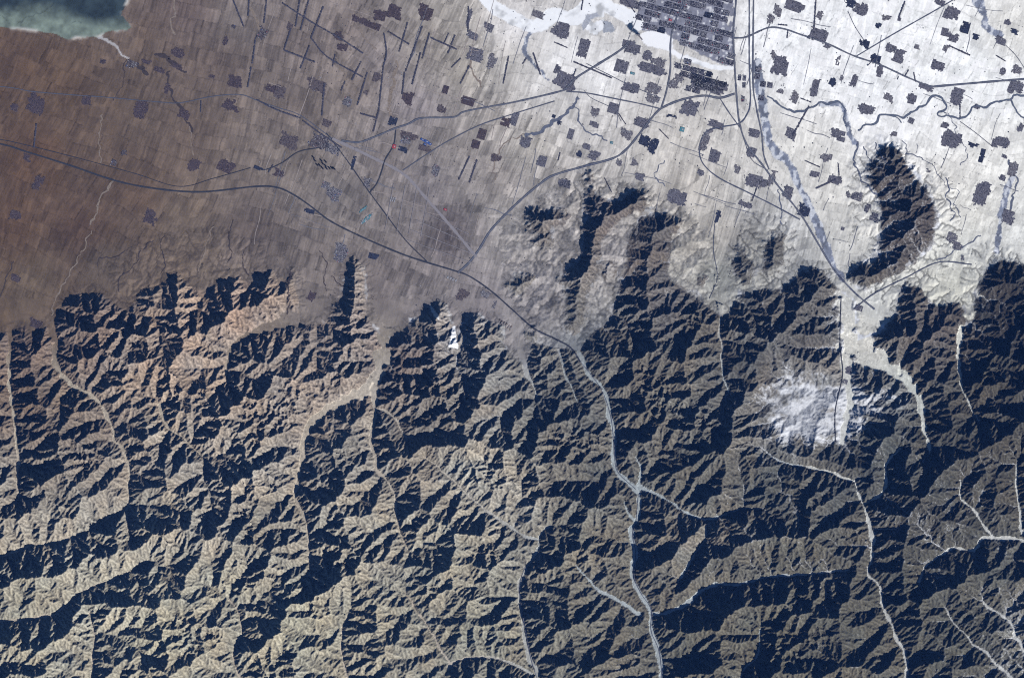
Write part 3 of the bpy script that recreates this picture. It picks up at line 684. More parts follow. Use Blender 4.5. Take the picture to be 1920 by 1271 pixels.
road('highway', [(1060,168),(1080,147),(1120,122),(1160,97),(1182,78)], 4.4)
road('road', [(1062,172),(1100,175),(1150,185),(1200,195),(1240,205)], 2.6, M_grit, lane=False)
road('road', [(742,244),(738,272),(722,300),(716,320),(706,345),(692,362)], 2.8, M_roadw, lane=False)
road('road', [(755,320),(800,290),(840,265),(900,235),(960,215),(1040,190)], 2.2, M_grit, lane=False)
road('railway', [(1384,-150),(1380,0),(1375,60),(1378,130),(1382,190),(1387,232),(1400,270),(1430,310),(1460,350),(1500,400),(1530,450),(1560,500),(1580,525),(1606,552),(1640,580)], 3.8)
road('railway', [(1405,-150),(1405,0),(1405,120),(1407,190),(1400,216),(1385,232),(1350,239),(1327,246),(1314,265),(1312,290),(1322,312),(1350,335),(1400,360),(1450,385),(1500,412)], 2.8, M_road, lane=False)
road('highway', [(1414,-150),(1413,0),(1412,150),(1418,200),(1428,250),(1432,290),(1442,318)], 3.4)
road('road', [(1350,185),(1368,213),(1388,240)], 2.6, M_grit, lane=False)
road('avenue', [(1290,-150),(1284,-10),(1270,30),(1260,62),(1257,90),(1257,130),(1250,170),(1240,203)], 3.8)
road('road', [(1376,72),(1400,70),(1440,53),(1470,55),(1500,65),(1550,82),(1600,105),(1650,122),(1700,145),(1740,161),(1756,163)], 3.4)
road('highway', [(1752,163),(1820,157),(1920,149),(2100,138)], 4.2)
road('road', [(1606,106),(1680,62),(1780,5),(1850,-40)], 2.2, M_grit, lane=False)
road('road', [(1590,22),(1603,50),(1620,76)], 1.6, M_grit, lane=False)
road('road', [(1800,228),(1830,250),(1862,276)], 1.7, M_grit, lane=False)
road('road', [(1577,555),(1575,640),(1580,695),(1576,722),(1566,770),(1566,828)], 2.4, M_roadw, lane=False)
road('road', [(1600,580),(1640,550),(1700,520),(1760,492),(1822,496)], 2.6, M_grit, lane=False)
road('road', [(480,316),(500,318),(530,305),(560,285),(600,277)], 1.8, M_roadw, lane=False)
road('road', [(0,262),(30,268),(120,290),(250,325),(335,350),(400,335),(470,315)], 1.3, M_roadw, lane=False)
road('road', [(1440,320),(1410,300),(1395,262)], 1.8, M_grit, lane=False)
road('road', [(1330,560),(1345,520),(1338,470),(1340,420)], 1.6, M_grit, lane=False)
road('road', [(1095,170),(1110,185),(1150,205),(1165,228)], 1.4, M_grit, lane=False)
road('road', [(1100,120),(1150,145),(1180,160),(1240,185)], 1.6, M_grit, lane=False)
road('road', [(1880,80),(1905,105),(1925,135)], 1.6, M_grit, lane=False)
for k, p in enumerate([[(1088,678),(1108,702),(1130,735),(1145,780),(1150,820),(1153,862),(1160,887),(1192,917)],[(1197,925),(1192,980),(1186,1003),(1192,1035),(1189,1080),(1202,1112),(1221,1142),(1221,1182),(1237,1225),(1243,1300)],
                       [(985,1060),(974,1100),(980,1150),(987,1190),(997,1240),(1014,1290)]]):
    road('road', p, 1.5, M_grit, lane=False)
for x in (738,760,782,805): road('road', [(x,345+0.1*(x-738)),(x-16,430+0.2*(x-738))], 1.3, M_track, lane=False)
for y in (0,1,2,3): road('road', [(790-10*y,395+18*y),(880+3*y,440+18*y)], 1.1, M_track, lane=False)
M_wash = mat('wash_pale', dull((140,128,118)), noise=.3, nscale=.01); M_washd = mat('wash_dark', dull((74,66,66)), noise=.3, nscale=.01); M_washs = mat('wash_snow', dull((104,110,128)), noise=.3, nscale=.01)
for k, (p, w, m_) in enumerate([([(325,-20),(328,20),(322,45),(328,66)],3,M_wash),([(236,112),(232,140),(222,165),(214,190)],1.6,M_washd),([(192,210),(188,240),(186,265),(191,305)],1.8,M_wash),([(216,335),(205,355),(190,372),(182,400),(172,425)],3.4,M_wash),
 ([(170,430),(160,462),(140,495),(120,530),(104,560),(98,592)],1.8,M_wash),([(436,412),(428,440),(432,470),(428,492)],1.7,M_washd),([(290,448),(276,462),(262,478),(250,500),(228,520),(222,545)],1.6,M_washd),([(308,440),(302,465),(310,490),(304,512)],1.5,M_washd),
 ([(248,465),(215,480),(186,486),(182,500)],1.6,M_washd),([(24,490),(14,520),(4,545),(-10,560)],1.8,M_washd),([(400,425),(392,450),(380,480),(372,510)],1.5,M_wash),([(460,470),(456,495),(468,515)],1.6,M_washd),([(545,510),(540,540),(546,565),(541,588)],2.2,M_washd),
 ([(600,470),(612,498),(608,520),(616,545)],1.6,M_washd),([(620,520),(640,532),(660,545)],1.4,M_washd),([(290,102),(310,108),(330,122),(352,136)],6,M_washd),([(318,132),(316,160),(328,185),(345,215),(352,236),(362,250)],4,M_washd),([(240,118),(262,124),(280,138)],6,M_washd),
 ([(352,236),(358,262),(362,290)],1.4,M_wash),([(468,0),(474,25),(486,48),(498,70)],4,M_wash),([(660,20),(672,50),(690,78),(706,95)],2.4,M_wash),([(745,110),(738,150),(732,190),(736,235)],5,M_wash),([(620,90),(640,130),(650,165)],2.4,M_wash),
 ([(880,100),(885,130),(900,160)],3,M_wash),([(1080,180),(1068,205),(1040,228),(1010,245),(985,255)],5,M_washs),([(1075,190),(1090,230),(1110,250),(1140,262)],2.5,M_washs),([(985,255),(960,262),(930,300),(926,340)],2,M_wash),
 ([(1245,300),(1230,330),(1250,352)],1.8,M_washs),([(1700,290),(1735,300),(1760,330),(1772,350)],1.6,M_washs),([(1768,335),(1782,352),(1774,372),(1790,395),(1782,415)],2,M_washs),([(1782,350),(1796,362),(1790,385),(1800,410)],1.5,M_washs),
 ([(1608,270),(1602,300),(1610,330),(1625,352),(1645,365)],2.6,M_washs),([(1618,275),(1630,300),(1650,318)],2,M_washs),([(1640,268),(1650,290),(1664,305)],1.8,M_washs),([(1690,262),(1700,275),(1698,292)],1.5,M_washs),([(1720,270),(1722,290)],1.3,M_washs),
 ([(1770,205),(1800,260),(1812,290),(1800,310)],1.4,M_washs),([(1840,440),(1820,455),(1780,475),(1755,490)],1.8,M_washs),([(1890,300),(1905,335),(1896,380),(1886,420)],3,M_washs),([(1460,355),(1470,390),(1466,420)],2,M_washs)]):
    ribbon('stream_bed', p, w, m_, wob=7, wv=.6, seed=50+k, step=2, zoff=1.6+.013*k)
M_lanes = mat('lane_grey', dull((120,122,134)), noise=.25, nscale=.012); M_trackp = mat('track_pale', dull((166,156,152)), noise=.2, nscale=.012)
rt = random.Random(21); n = 0
while n < 120:
    u = rt.uniform(470, 1900); v = rt.uniform(5, 500); z0_ = float(zat(u, v))
    if z0_ > 45: continue
    a = math.radians(rt.choice((14, 19, 104, 107, 110))+rt.uniform(-4, 4)); L_ = rt.uniform(25, 95)*(1 if u < 1300 else .8)
    P = [(u+t*L_*math.cos(a)+rt.uniform(-1.5, 1.5), v+t*L_*math.sin(a)+rt.uniform(-1.5, 1.5)) for t in (-.5, -.15, .2, .5)]
    if max(float(zat(*p)) for p in P) > 50: continue
    ribbon('track', P, rt.uniform(.7, 1.4), M_lanes if u > 950 or rt.random() < .35 else M_trackp, wv=.4, seed=n, zoff=3.0+.011*n); n += 1
for k, (p, w) in enumerate(RIVERS):
    ribbon('river', p, w*1.5+.5, M_water, wob=5, wv=.35, seed=k)
# ------------------------------------------------------------------ labels
LM = [('the teal lake',130,40),('the red-roofed shed',738,272),('the white ski run',850,640),('the frozen reservoir',1245,85),('the curved hill',1690,400),('the dark ploughed block',850,430),
 ('the highway fork',870,505),('the dark tower blocks',610,308),('the railway loop',1330,290),('the looping river bend',1770,195),('the riverside island',1120,55),
 ('the wide valley mouth',1600,560),('the five-road village',1062,160),('the upper right corner',1910,10),('the upper left corner',10,10),('the left end of the highway',10,270),('the needle ridge',1108,340),
 ('the forked road',1605,108),('the road bend',1752,163),('the greenhouses',690,412),('the first foothills',480,520),('the long straight tree belts',570,60),('the crossing railways',1388,236)]
NUMW = ['nearest','second','third','fourth','fifth','sixth','seventh','eighth','ninth','tenth','eleventh','twelfth','thirteenth','fourteenth','fifteenth','sixteenth','seventeenth','eighteenth','nineteenth','twentieth']
OCT = ['right of','upper right of','above','upper left of','left of','lower left of','below','lower right of']
def place_labels(items, noun):
    """items: dicts with u, v, look; the label names the nearest landmark, the side it lies on and its rank there"""
    bk = {}
    for it in items:
        d = [math.hypot(it['u']-l[1], it['v']-l[2]) for l in LM]; k = int(np.argmin(d))
        o_ = int(round(math.atan2(-(it['v']-LM[k][2]), it['u']-LM[k][1])/(math.pi/4))) % 8
        bk.setdefault((k, o_), []).append((d[k], it))
    for (k, o_), L in bk.items():
        L.sort(key=lambda t: t[0])
        for r, (dd, it) in enumerate(L):
            rk = '' if len(L) == 1 else ('%s one out ' % NUMW[r] if r else 'nearest one ')
            it['label'] = ('%s %s, %s%s %s' % (it['look'], noun, rk, OCT[o_], LM[k][0])).strip()
def tag(o, label, cat, group=None):
    o['label'] = label; o['category'] = cat
    if group: o['group'] = group

# ------------------------------------------------------------------ built-up patches
Y_dark = mat('yard_dark', dull((110,109,121)), noise=.22, nscale=.012)
Y_deep = mat('yard_deep', dull((58,64,86)), noise=.25, nscale=.012)
Y_mid = mat('yard_mid', dull((122,119,127)), noise=.22, nscale=.012)
Y_city = mat('yard_city', dull((112,112,128)), noise=.25, nscale=.012); Y_cityp = mat('yard_city_pale', dull((128,128,142)), noise=.3, nscale=.012)
Y_brown = mat('yard_plum', dull((84,74,80)), noise=.22, nscale=.012)
Y_brown2 = mat('yard_grey', dull((100,92,96)), noise=.22, nscale=.012)
R_a = mat('roof_slate', dull((74,74,86)), noise=.1, nscale=.02); R_b = mat('roof_grey', dull((114,112,119)), noise=.1, nscale=.02)
R_c = mat('roof_pale', dull((170,172,180)), noise=.1, nscale=.02); R_n = mat('roof_dark', dull((48,52,66)), noise=.1, nscale=.02)
R_red = mat('roof_red', dull((176,72,80))); R_blue = mat('roof_blue', dull((66,92,160))); R_teal = mat('roof_teal', dull((86,142,158)))
R_plum = mat('roof_plum', dull((80,70,76)), noise=.1, nscale=.02); R_tan = mat('roof_tan', dull((124,112,108)), noise=.1, nscale=.02)
BOXF = np.array([(4,5,6,7),(0,1,5,4),(1,2,6,5),(2,3,7,6),(3,0,4,7)])
def boxes(arr):
    """arr rows: u, v, half u, half v, angle, z, height -> vertices and faces (five sides each)"""
    a = np.asarray(arr, float); c, s_ = np.cos(a[:, 4]), np.sin(a[:, 4]); co = np.zeros((len(a), 8, 3))
    for i, (p, q) in enumerate(((-1,1),(1,1),(1,-1),(-1,-1))):
        du = p*a[:, 2]; dv = q*a[:, 3]; u = a[:, 0]+du*c-dv*s_; v = a[:, 1]+du*s_+dv*c
        for t in (0, 1): co[:, i+4*t, 0] = wx(u); co[:, i+4*t, 1] = wy(v); co[:, i+4*t, 2] = a[:, 5]+t*a[:, 6]
    f = (np.arange(len(a))[:, None, None]*8+BOXF[None]).reshape(-1, 4)
    return co.reshape(-1, 3), f
def settlement(name, u, v, w, h, ang, yard, roofs, seed, ragged=.3, cell=2.6, dens=.8, hh=(5, 9), shape='blob'):
    r = np.random.default_rng(seed); nxn = int(w/cell/2)+2; nyn = int(h/cell/2)+2
    I, J = np.meshgrid(np.arange(-nxn, nxn+1), np.arange(-nyn, nyn+1)); x = I*cell; y = J*cell
    q = np.maximum(np.abs(x)/(w/2), np.abs(y)/(h/2)) if shape == 'block' else ((np.abs(x)/(w/2))**3.2+(np.abs(y)/(h/2))**3.2)**(1/3.2)
    if shape == 'multi':
        q = np.full(x.shape, 9.0)
        for _ in range(4):
            fx_, fy_ = r.uniform(.35, .85), r.uniform(.35, .85); ox_ = (1-fx_)*w/2*r.uniform(-1, 1); oy_ = (1-fy_)*h/2*r.uniform(-1, 1)
            q = np.minimum(q, np.maximum(np.abs(x-ox_)/(fx_*w/2), np.abs(y-oy_)/(fy_*h/2)))
    q = q+ragged*(vnoise(x/7+seed*3.1, y/7-seed, seed)-.5)*2+ragged*.7*(r.random(x.shape)-.5)*(q > .55)
    k = q < 1.0
    if k.sum() > 1:                        # keep the one connected patch
        best = None; left = k.copy()
        while left.any():
            s0 = np.zeros_like(k); a0 = np.argwhere(left)[0]; s0[a0[0], a0[1]] = True
            while True:
                t0 = s0.copy(); t0[1:] |= s0[:-1]; t0[:-1] |= s0[1:]; t0[:, 1:] |= s0[:, :-1]; t0[:, :-1] |= s0[:, 1:]; t0 &= left
                if (t0 == s0).all(): break
                s0 = t0
            left &= ~s0
            if best is None or s0.sum() > best.sum(): best = s0
        k = best
    if k.sum() < 2: k[nyn, nxn] = k[nyn, nxn-1] = True
    x = x[k]; y = y[k]; c, s_ = math.cos(ang), math.sin(ang)
    uu = u+x*c-y*s_; vv = v+x*s_+y*c; n = len(uu); zz = zat(uu, vv)
    co, f = boxes(np.c_[uu, vv, np.full(n, cell*.5), np.full(n, cell*.5), np.full(n, ang), zz-8, np.full(n, 11.0)])
    o = mesh_obj(name, co, f, [yard])
    m = r.random(n) < dens; kx = uu[m]; n2_ = m.sum()
    jit = (r.random((n2_, 2))-.5)*cell*.35
    bx_, by_ = cell*(.22+.20*r.random(n2_)), cell*(.14+.16*r.random(n2_)); sw = r.random(n2_) < .3
    bx2 = np.where(sw, by_, bx_); by2 = np.where(sw, bx_, by_)
    if n2_:
        co, f = boxes(np.c_[uu[m]+jit[:, 0], vv[m]+jit[:, 1], bx2, by2, np.full(n2_, ang), zz[m]+3, hh[0]+(hh[1]-hh[0])*r.random(n2_)])
        p = np.array([t[1] for t in roofs], float); p /= p.sum()
        mi = np.repeat(r.choice(len(roofs), n2_, p=p), 5)
        b = mesh_obj('houses' if name == 'village' else 'buildings', co, f, [t[0] for t in roofs], parent=o, mi=mi, kind='stuff')
    return o
def T(ox, oy, L): return [(ox+a[0]/2.998, oy+a[1]/2.998, a[2]/2.998, a[3]/2.998)+tuple(a[4:]) for a in L]
VIL = T(1440,0,[(145,35,110,60),(520,50,90,80),(465,20,55,50,'d'),(290,90,40,50,'p'),(290,205,120,80),(335,258,40,30),(665,110,50,40,'p'),(740,105,20,25),(620,145,35,35,'d'),(965,15,55,35),(1035,75,80,80),(1000,170,70,70),(1042,215,50,50),(1110,160,70,70,'d'),
 (1170,210,45,30,'d'),(1310,230,75,50),(1385,180,40,30,'d'),(540,250,70,60,'d'),(610,335,70,50,'d'),(690,275,60,50),(738,320,60,100),(955,370,72,50,'r'),(1320,405,35,40),(1395,395,60,50,'p'),(70,370,90,110),(30,315,40,50,'p'),(395,340,25,60,'p'),
 (262,490,48,110),(360,465,40,60,'d'),(485,455,36,62,'r'),(415,440,12,45,'p'),(625,405,40,70),(730,440,14,24,'d'),(890,490,100,40),(65,515,40,30,'p'),(150,545,50,75,'p'),(545,618,90,68),(680,550,60,60,'p'),(805,555,62,55),(1062,545,62,90,'r'),
 (1395,495,90,80),(1175,605,30,25),(805,680,35,35),(130,752,80,60),(395,762,90,70),(1035,785,110,100),(995,705,40,40),(1310,800,100,70),(710,750,40,30,'p'),(330,885,60,45,'p'),(375,1012,80,50),(268,975,60,45),(500,1105,60,60),(560,1170,30,60),
 (602,1222,60,50),(120,1080,80,80),(200,1180,70,70,'d'),(1205,880,28,80,'d'),(1200,1085,90,140),(1350,1218,80,80),(1380,955,70,80,'p'),(1330,880,28,25),(905,960,30,25,'p'),(1420,715,40,50),(1320,1000,45,35),(20,1000,40,80,'p'),(1150,815,60,25,'d'),
 (1345,125,40,30),(455,1090,30,40,'p'),(15,110,40,60,'p'),(55,60,40,60,'p'),(840,262,30,28,'p'),(1000,275,30,50,'p')])
VIL += T(960,0,[(270,168,100,88),(150,80,60,46,'p'),(402,272,52,100,'r'),(290,450,140,95),(257,388,32,55),(615,375,68,64,'r'),(645,490,60,46),(692,500,56,64),(570,610,55,55,'r'),(465,635,45,50,'p'),(725,692,90,64),(465,702,60,46),(330,755,34,55,'r'),
 (745,790,60,60,'d'),(795,820,54,86,'d'),(640,755,80,56,'p'),(672,270,100,76),(760,312,56,56),(825,352,84,50,'p'),(795,395,170,56),(412,822,60,34),(457,875,60,56),(377,866,32,40,'d'),(170,907,50,58,'r'),(70,800,66,66),(15,672,46,80),
 (295,1032,70,46),(722,1000,64,56),(930,1110,110,84),(1140,872,78,78),(1370,752,78,48),(1345,865,54,64),(1260,950,46,42,'p'),(1350,1010,96,76),(1412,1030,50,56),(1310,1147,78,36),(1150,1218,42,64,'d'),(1085,790,44,130,'p'),(1142,700,94,46),
 (1060,965,40,44),(995,605,100,86),(1100,480,190,80),(1040,448,90,70,'d'),(1180,485,70,60),(940,440,50,44,'p'),(898,655,62,16,'d'),(270,692,28,26,'d'),(235,655,22,20,'d'),(690,912,46,44,'p'),(600,917,38,40,'p'),(905,480,60,60,'p'),(800,500,90,50,'p'),(780,555,80,50,'p'),(660,20,120,50)])
VIL += T(480,0,[(790,68,110,78,'b'),(700,88,86,56,'b'),(620,132,150,36,'b'),(945,70,90,80,'b'),(1235,310,100,80),(1220,200,80,40),(1332,340,46,100,'p'),(1305,155,60,50),(1195,110,22,130),(465,205,60,58,'b'),(482,272,56,48,'b'),(335,478,120,80,'g'),(132,530,70,96,'g'),(80,500,60,56,'b'),
 (850,550,64,86,'b'),(680,440,50,56,'g'),(1065,505,32,45,'r'),(1192,570,74,46,'r'),(1045,620,60,50,'g'),(395,690,56,48,'g'),(190,800,110,86,'g'),(770,680,44,66,'d'),(822,842,46,32,'d'),(870,770,110,44,'g'),(950,835,80,34,'g'),(1270,755,44,58,'r'),
 (1235,812,46,48,'r'),(1405,690,60,56,'b'),(1350,885,56,56,'g'),(350,800,120,70,'t'),(430,830,80,60,'t'),(440,1095,80,80,'t'),(395,1040,50,54,'t'),(1005,965,40,76,'t'),(132,975,66,46,'b'),(300,1185,66,36,'d'),(512,580,46,66,'t'),(630,1030,46,50,'t'),(545,920,24,100,'d'),
 (30,190,56,70,'t'),(190,150,40,40,'g'),(840,790,60,50,'t'),(10,945,60,22,'d'),(620,520,30,30,'g')])
VIL += T(0,0,[(195,592,110,120,'b'),(80,600,46,46,'b'),(790,612,74,104,'b'),(490,565,56,56,'b'),(1002,302,70,56,'b'),(1000,370,80,36,'b'),(900,400,64,36,'b'),(822,350,56,26,'b'),(738,372,64,50,'t'),(1320,455,84,70,'b'),(1190,430,36,24,'b'),(1300,592,94,74,'b'),
 (1030,645,74,56,'b'),(940,500,28,56,'b'),(212,1025,54,84,'b'),(1265,938,92,84,'b'),(1090,932,60,64,'b'),(840,1218,84,80,'b'),(640,915,34,34,'t'),(150,885,50,44,'b'),(90,1215,70,56,'b'),(580,345,36,26,'b'),(1270,235,26,50,'b'),(1310,150,30,26,'t'),(700,860,34,26,'t')])
VIL += T(0,424,[(85,295,60,44,'b'),(200,555,66,60,'b'),(380,60,0.1,0.1,'b')][:2])
VIL += T(480,424,[(478,150,84,100,'t'),(662,170,56,36,'d'),(310,395,46,66,'b'),(1160,390,66,64,'g'),(1290,380,50,44,'p'),(1340,440,20,50,'p')])
VIL += T(1440,424,[(1040,70,86,56),(1062,112,56,50),(510,460,40,36,'r'),(452,800,44,56),(432,870,36,30),(1095,182,18,36),(420,15,28,24)])
roof_sets = {'snow': [(R_a,4),(R_b,3),(R_n,1),(R_c,1.0)], 'dark': [(R_n,4),(R_a,2),(R_c,.3)], 'pale': [(R_b,3),(R_c,3),(R_a,2)], 'brown': [(R_plum,4),(R_tan,2),(R_n,.5)], 'town': [(R_n,2),(R_b,2),(R_c,2),(R_a,2),(R_blue,.2),(R_red,.12)]}
ruv = random.Random(5); vitems = []; vobj = []
for i, t in enumerate(VIL):
    u, v, w, h = t[:4]; k = t[4] if len(t) > 4 else ''
    rect = k == 'r'; br_ = k in 'bgt' and k != ''
    yard = {'': Y_dark, 'd': Y_deep, 'p': Y_mid, 'r': Y_dark if u > 960 else Y_brown, 'b': Y_brown, 'g': Y_brown2, 't': Y_mid if u > 600 else Y_brown2}[k]
    rs = roof_sets[{'': 'snow', 'd': 'dark', 'p': 'pale', 'r': 'snow' if u > 960 else 'brown', 'b': 'brown', 'g': 'brown', 't': 'town'}[k]]
    ang = math.radians(ruv.uniform(12, 24)) if not rect else math.radians(17)
    rg = .10 if rect else {'p': .6, 't': .55, 'b': .5, 'g': .5}.get(k, .30)
    if k == 'p' or k == 't': dn = .9
    else: dn = .6
    w2, h2 = (w*1.05, h*1.05) if rect else (w*1.06, h*1.06)
    o = settlement('village', u, v, w2, h2, ang, yard, rs, 100+i, rg*.6, 2.2, dn, (5, 9), 'block' if rect else 'multi')
    a = w*h; size = 'tiny' if a < 130 else 'small' if a < 320 else 'mid-sized' if a < 800 else 'large'
    asp = max(w, h)/min(w, h); shp = 'block-shaped' if rect else 'elongated' if asp > 1.7 else 'ragged' if asp > 1.2 else 'compact'
    tone = {'': 'dark', 'd': 'blackish', 'p': 'sparse pale', 'r': 'dark', 'b': 'plum-brown', 'g': 'greyish', 't': 'speckled'}[k]
    vitems.append(dict(u=u, v=v, look='%s %s %s' % (size, tone, shp))); vobj.append(o)
place_labels(vitems, 'village')
for it, o in zip(vitems, vobj): tag(o, it['label'], 'village', 'villages on the plain')

# the city above the frozen river, block by block, and its looser half below
ORD = ['first','second','third','fourth','fifth','sixth','seventh','eighth','ninth','tenth','eleventh','twelfth','thirteenth','fourteenth','fifteenth','sixteenth','seventeenth','eighteenth','nineteenth','twentieth']
def pin(poly, x, y):
    c = False
    for k in range(len(poly)):
        x1, y1 = poly[k]; x2, y2 = poly[(k+1) % len(poly)]
        if (y1 > y) != (y2 > y) and x < (x2-x1)*(y-y1)/(y2-y1)+x1: c = not c
    return c
def district(poly, ang, px_, py_, keep, where, group, seed):
    r = random.Random(seed); ca, sa = math.cos(ang), math.sin(ang); cx = sum(p[0] for p in poly)/len(poly); cy = sum(p[1] for p in poly)/len(poly); row = {}
    for j in range(-20, 21):
        for i in range(-20, 21):
            x, y = (i+.0)*px_, j*py_; u = cx+x*ca-y*sa; v = cy+x*sa+y*ca
            if not pin(poly, u, v) or v < -20 or r.random() > keep-(.3 if u > 1362 or u < 1212 else 0): continue
            if any(abs(u-(a+b*v)) < 3 for a, b in ()): continue
            row.setdefault(j, []).append((u, v))
    for jn, j in enumerate(sorted(row)):
        for n, (u, v) in enumerate(sorted(row[j])):
            tp = r.random(); yard = Y_dark if tp < .62 else Y_mid if tp < .88 else Y_deep
            yard = Y_city if tp < .5 else Y_cityp if tp < .86 else yard; tone = 'grey' if tp < .62 else 'pale' if tp < .86 else 'very dark'
            rs = [(R_a,3),(R_b,3),(R_c,2.2),(R_n,1.3),(R_red,.08)] if tp < .62 else [(R_b,2),(R_c,3),(R_a,1),(R_red,.15),(R_blue,.15)] if tp < .86 else roof_sets['dark']
            o = settlement('city_block', u, v, px_-2.2, py_-2.2, ang, yard, rs, seed*1000+jn*40+n, .08, 2.1, .85, (8, 26), 'block')
            tag(o, '%s city block, %s from left in the %s row %s' % (tone, ORD[min(n, 19)], ORD[min(jn, 19)], where), 'city block', group)
CITY = [(1208,-30),(1196,44),(1206,58),(1250,62),(1262,74),(1300,94),(1340,116),(1371,124),(1374,60),(1377,-30)]
district(CITY, math.radians(15), 15.5, 12.5, .86, 'above the frozen river', 'blocks of the city above the river', 3)
district([(1262,112),(1300,118),(1330,138),(1368,140),(1375,176),(1330,172),(1268,172),(1262,150)], math.radians(15), 15, 12, .72, 'below the frozen river', 'blocks of the city below the river', 4)
district([(1386,130),(1403,130),(1403,190),(1388,190)], math.radians(4), 9, 13, .9, 'between the railways', 'yards between the railways', 6)
district([(1416,118),(1440,124),(1446,160),(1432,200),(1420,190)], math.radians(8), 13, 13, .9, 'right of the railways', 'blocks right of the railways', 8)

# tree belts, towers, sheds, greenhouses
M_belt = mat('belt_trees', dull((80,80,96)), noise=.3, nscale=.02); M_trunk = mat('belt_ground', dull((104,100,108)), noise=.3, nscale=.02)
def belt(pts, w, seed):
    P = smooth_line(pts, 1.8); r = np.random.default_rng(seed); n = len(P)
    T_ = np.gradient(P, axis=0); ang = np.arctan2(T_[:, 1], T_[:, 0]); k = r.random(n) > .08; P, ang = P[k], ang[k]; n = len(P)
    o, zo = ribbon('tree_belt', pts, w*.8, M_trunk, zoff=4.2+.02*(seed % 20), wv=.25, seed=seed); del o['kind']
    co, f = boxes(np.c_[P+(r.random((n, 2))-.5)*.5, np.full(n, .8), w*(.25+.3*r.random(n)), ang+.3*(r.random(n)-.5), zat(*P.T)+2, 8+8*r.random(n)])
    mesh_obj('crown', co, f, [M_belt], parent=o, kind='stuff'); return o
def T2(ox, oy, L): return [[(ox+x/2.998, oy+y/2.998) for x, y in l] for l in L]
BELTS = T2(480,0,[[(303,-20),(250,170)],[(250,-20),(222,150)],[(378,40),(310,215)],[(300,260),(250,385)],[(195,165),(158,280)],[(852,130),(805,290)],[(935,150),(840,405)],[(835,410),(822,530)],[(975,190),(935,330)],[(925,300),(878,475)],[(720,190),(733,300),(715,380)],
 [(715,385),(690,620)],[(690,620),(660,740)],[(1195,40),(1192,180)],[(1118,200),(1080,300)],[(1082,190),(1060,240)],[(625,410),(570,590)],[(385,470),(370,650)],[(1200,880),(1140,1010)],[(1242,900),(1200,1025)],[(60,0),(45,130)],[(150,20),(320,130),(470,215)],
 [(310,215),(400,320),(600,435)],[(160,285),(330,350)],[(445,310),(430,375)],[(590,350),(540,450)],[(745,180),(860,250)],[(985,215),(1130,280)],[(500,460),(480,510)],[(1200,370),(1150,470)],[(1150,330),(1100,380)],[(1420,320),(1390,470)],[(590,640),(680,665)],[(70,970),(95,930)],
 [(0,560),(120,620),(250,665)],[(470,215),(600,300)],[(265,680),(360,750),(480,830)]])
BELTS += T2(0,0,[[(1437,215),(1418,360)],[(1412,380),(1393,490)],[(1130,570),(1128,630)],[(205,700),(190,830)],[(1310,0),(1370,150)],[(1400,0),(1395,90)]])
BELTS += T2(1440,0,[[(270,0),(260,150)],[(112,175),(108,215)],[(940,0),(930,0.1)],[(1120,290),(1280,0.1)]][:2]+[[(735,100),(770,10)],[(395,920),(400,985)],[(1080,590),(1080,660)],[(1285,315),(1335,345)],[(1020,260),(1135,312)],[(185,555),(240,575)],[(820,410),(830,460)],[(790,395),(770,430)],[(110,145),(60,140)],[(560,370),(600,330)],[(140,760),(230,600)],[(210,905),(290,940)],[(270,1060),(380,1010)]])
BELTS += T2(960,0,[[(360,390),(345,430)],[(350,350),(560,440)],[(240,240),(310,270)],[(640,0),(690,70)],[(400,0),(390,60)],[(830,730),(880,780)],[(270,860),(260,900)],[(520,1000),(560,1080)],[(1350,1130),(1375,1060)],[(600,640),(640,700)],[(120,300),(160,420)],[(80,330),(60,360)]])
bitems = []; bobj = []
for i, p in enumerate(BELTS):
    q = np.array(p); L_ = np.hypot(*(q[-1]-q[0])); o = belt(p, 3.1 if L_ > 30 else 2.3, i); m_ = q.mean(0)
    bitems.append(dict(u=m_[0], v=m_[1], look='%s dark %s' % ('long' if L_ > 50 else 'short' if L_ < 25 else 'straight', 'upright' if abs(q[-1][1]-q[0][1]) > abs(q[-1][0]-q[0][0]) else 'slanting'))); bobj.append(o)
place_labels(bitems, 'tree belt')
for it, o in zip(bitems, bobj): tag(o, it['label'], 'tree belt', 'tree belts between the fields')

def block(name, u, v, w, h, ang, z, m, base=None, label='', cat='', group=None):
    co, f = boxes([(u, v, w/2, h/2, ang, float(zat(u, v))+2, z)]); o = mesh_obj(name, co, f, [m])
    co, f = boxes([(u, v, w/2*1.0+.35, h/2+.35, ang, float(zat(u, v))-2, 6.5)]); mesh_obj('plinth', co, f, [base or Y_brown2], parent=o)
    k = .35; co, f = boxes([(u+w*.12, v, w*k/2, h*k/2, ang, float(zat(u, v))+2+z, 5)]); mesh_obj('roof_ridge', co, f, [R_c if m not in (R_c,) else R_b], parent=o)
    tag(o, label, cat, group); return o
k = 0
for rown, L in (('upper', [(589,297),(592,303),(596,311),(601,312)]), ('middle', [(604,303),(607,309),(612,313),(606,317)]), ('lower', [(614,318),(619,317),(624,317),(628,318),(612,305)])):
    for n, (u, v) in enumerate(sorted(L)):
        block('tower', u, v, 2.2, 1.4, .2, 72, R_n, label='tall dark tower with black shadow, %s from left of the %s cluster' % (ORD[n], rown), cat='tower', group='tower blocks with black shadows')
for n in range(3): block('shed', 733+n*3.6, 373+n*1.0, 2.0, 8, .25, 9, R_c, label='narrow white shed, %s of three side by side among plots' % ['leftmost', 'middle', 'rightmost'][n], cat='shed', group='white sheds')
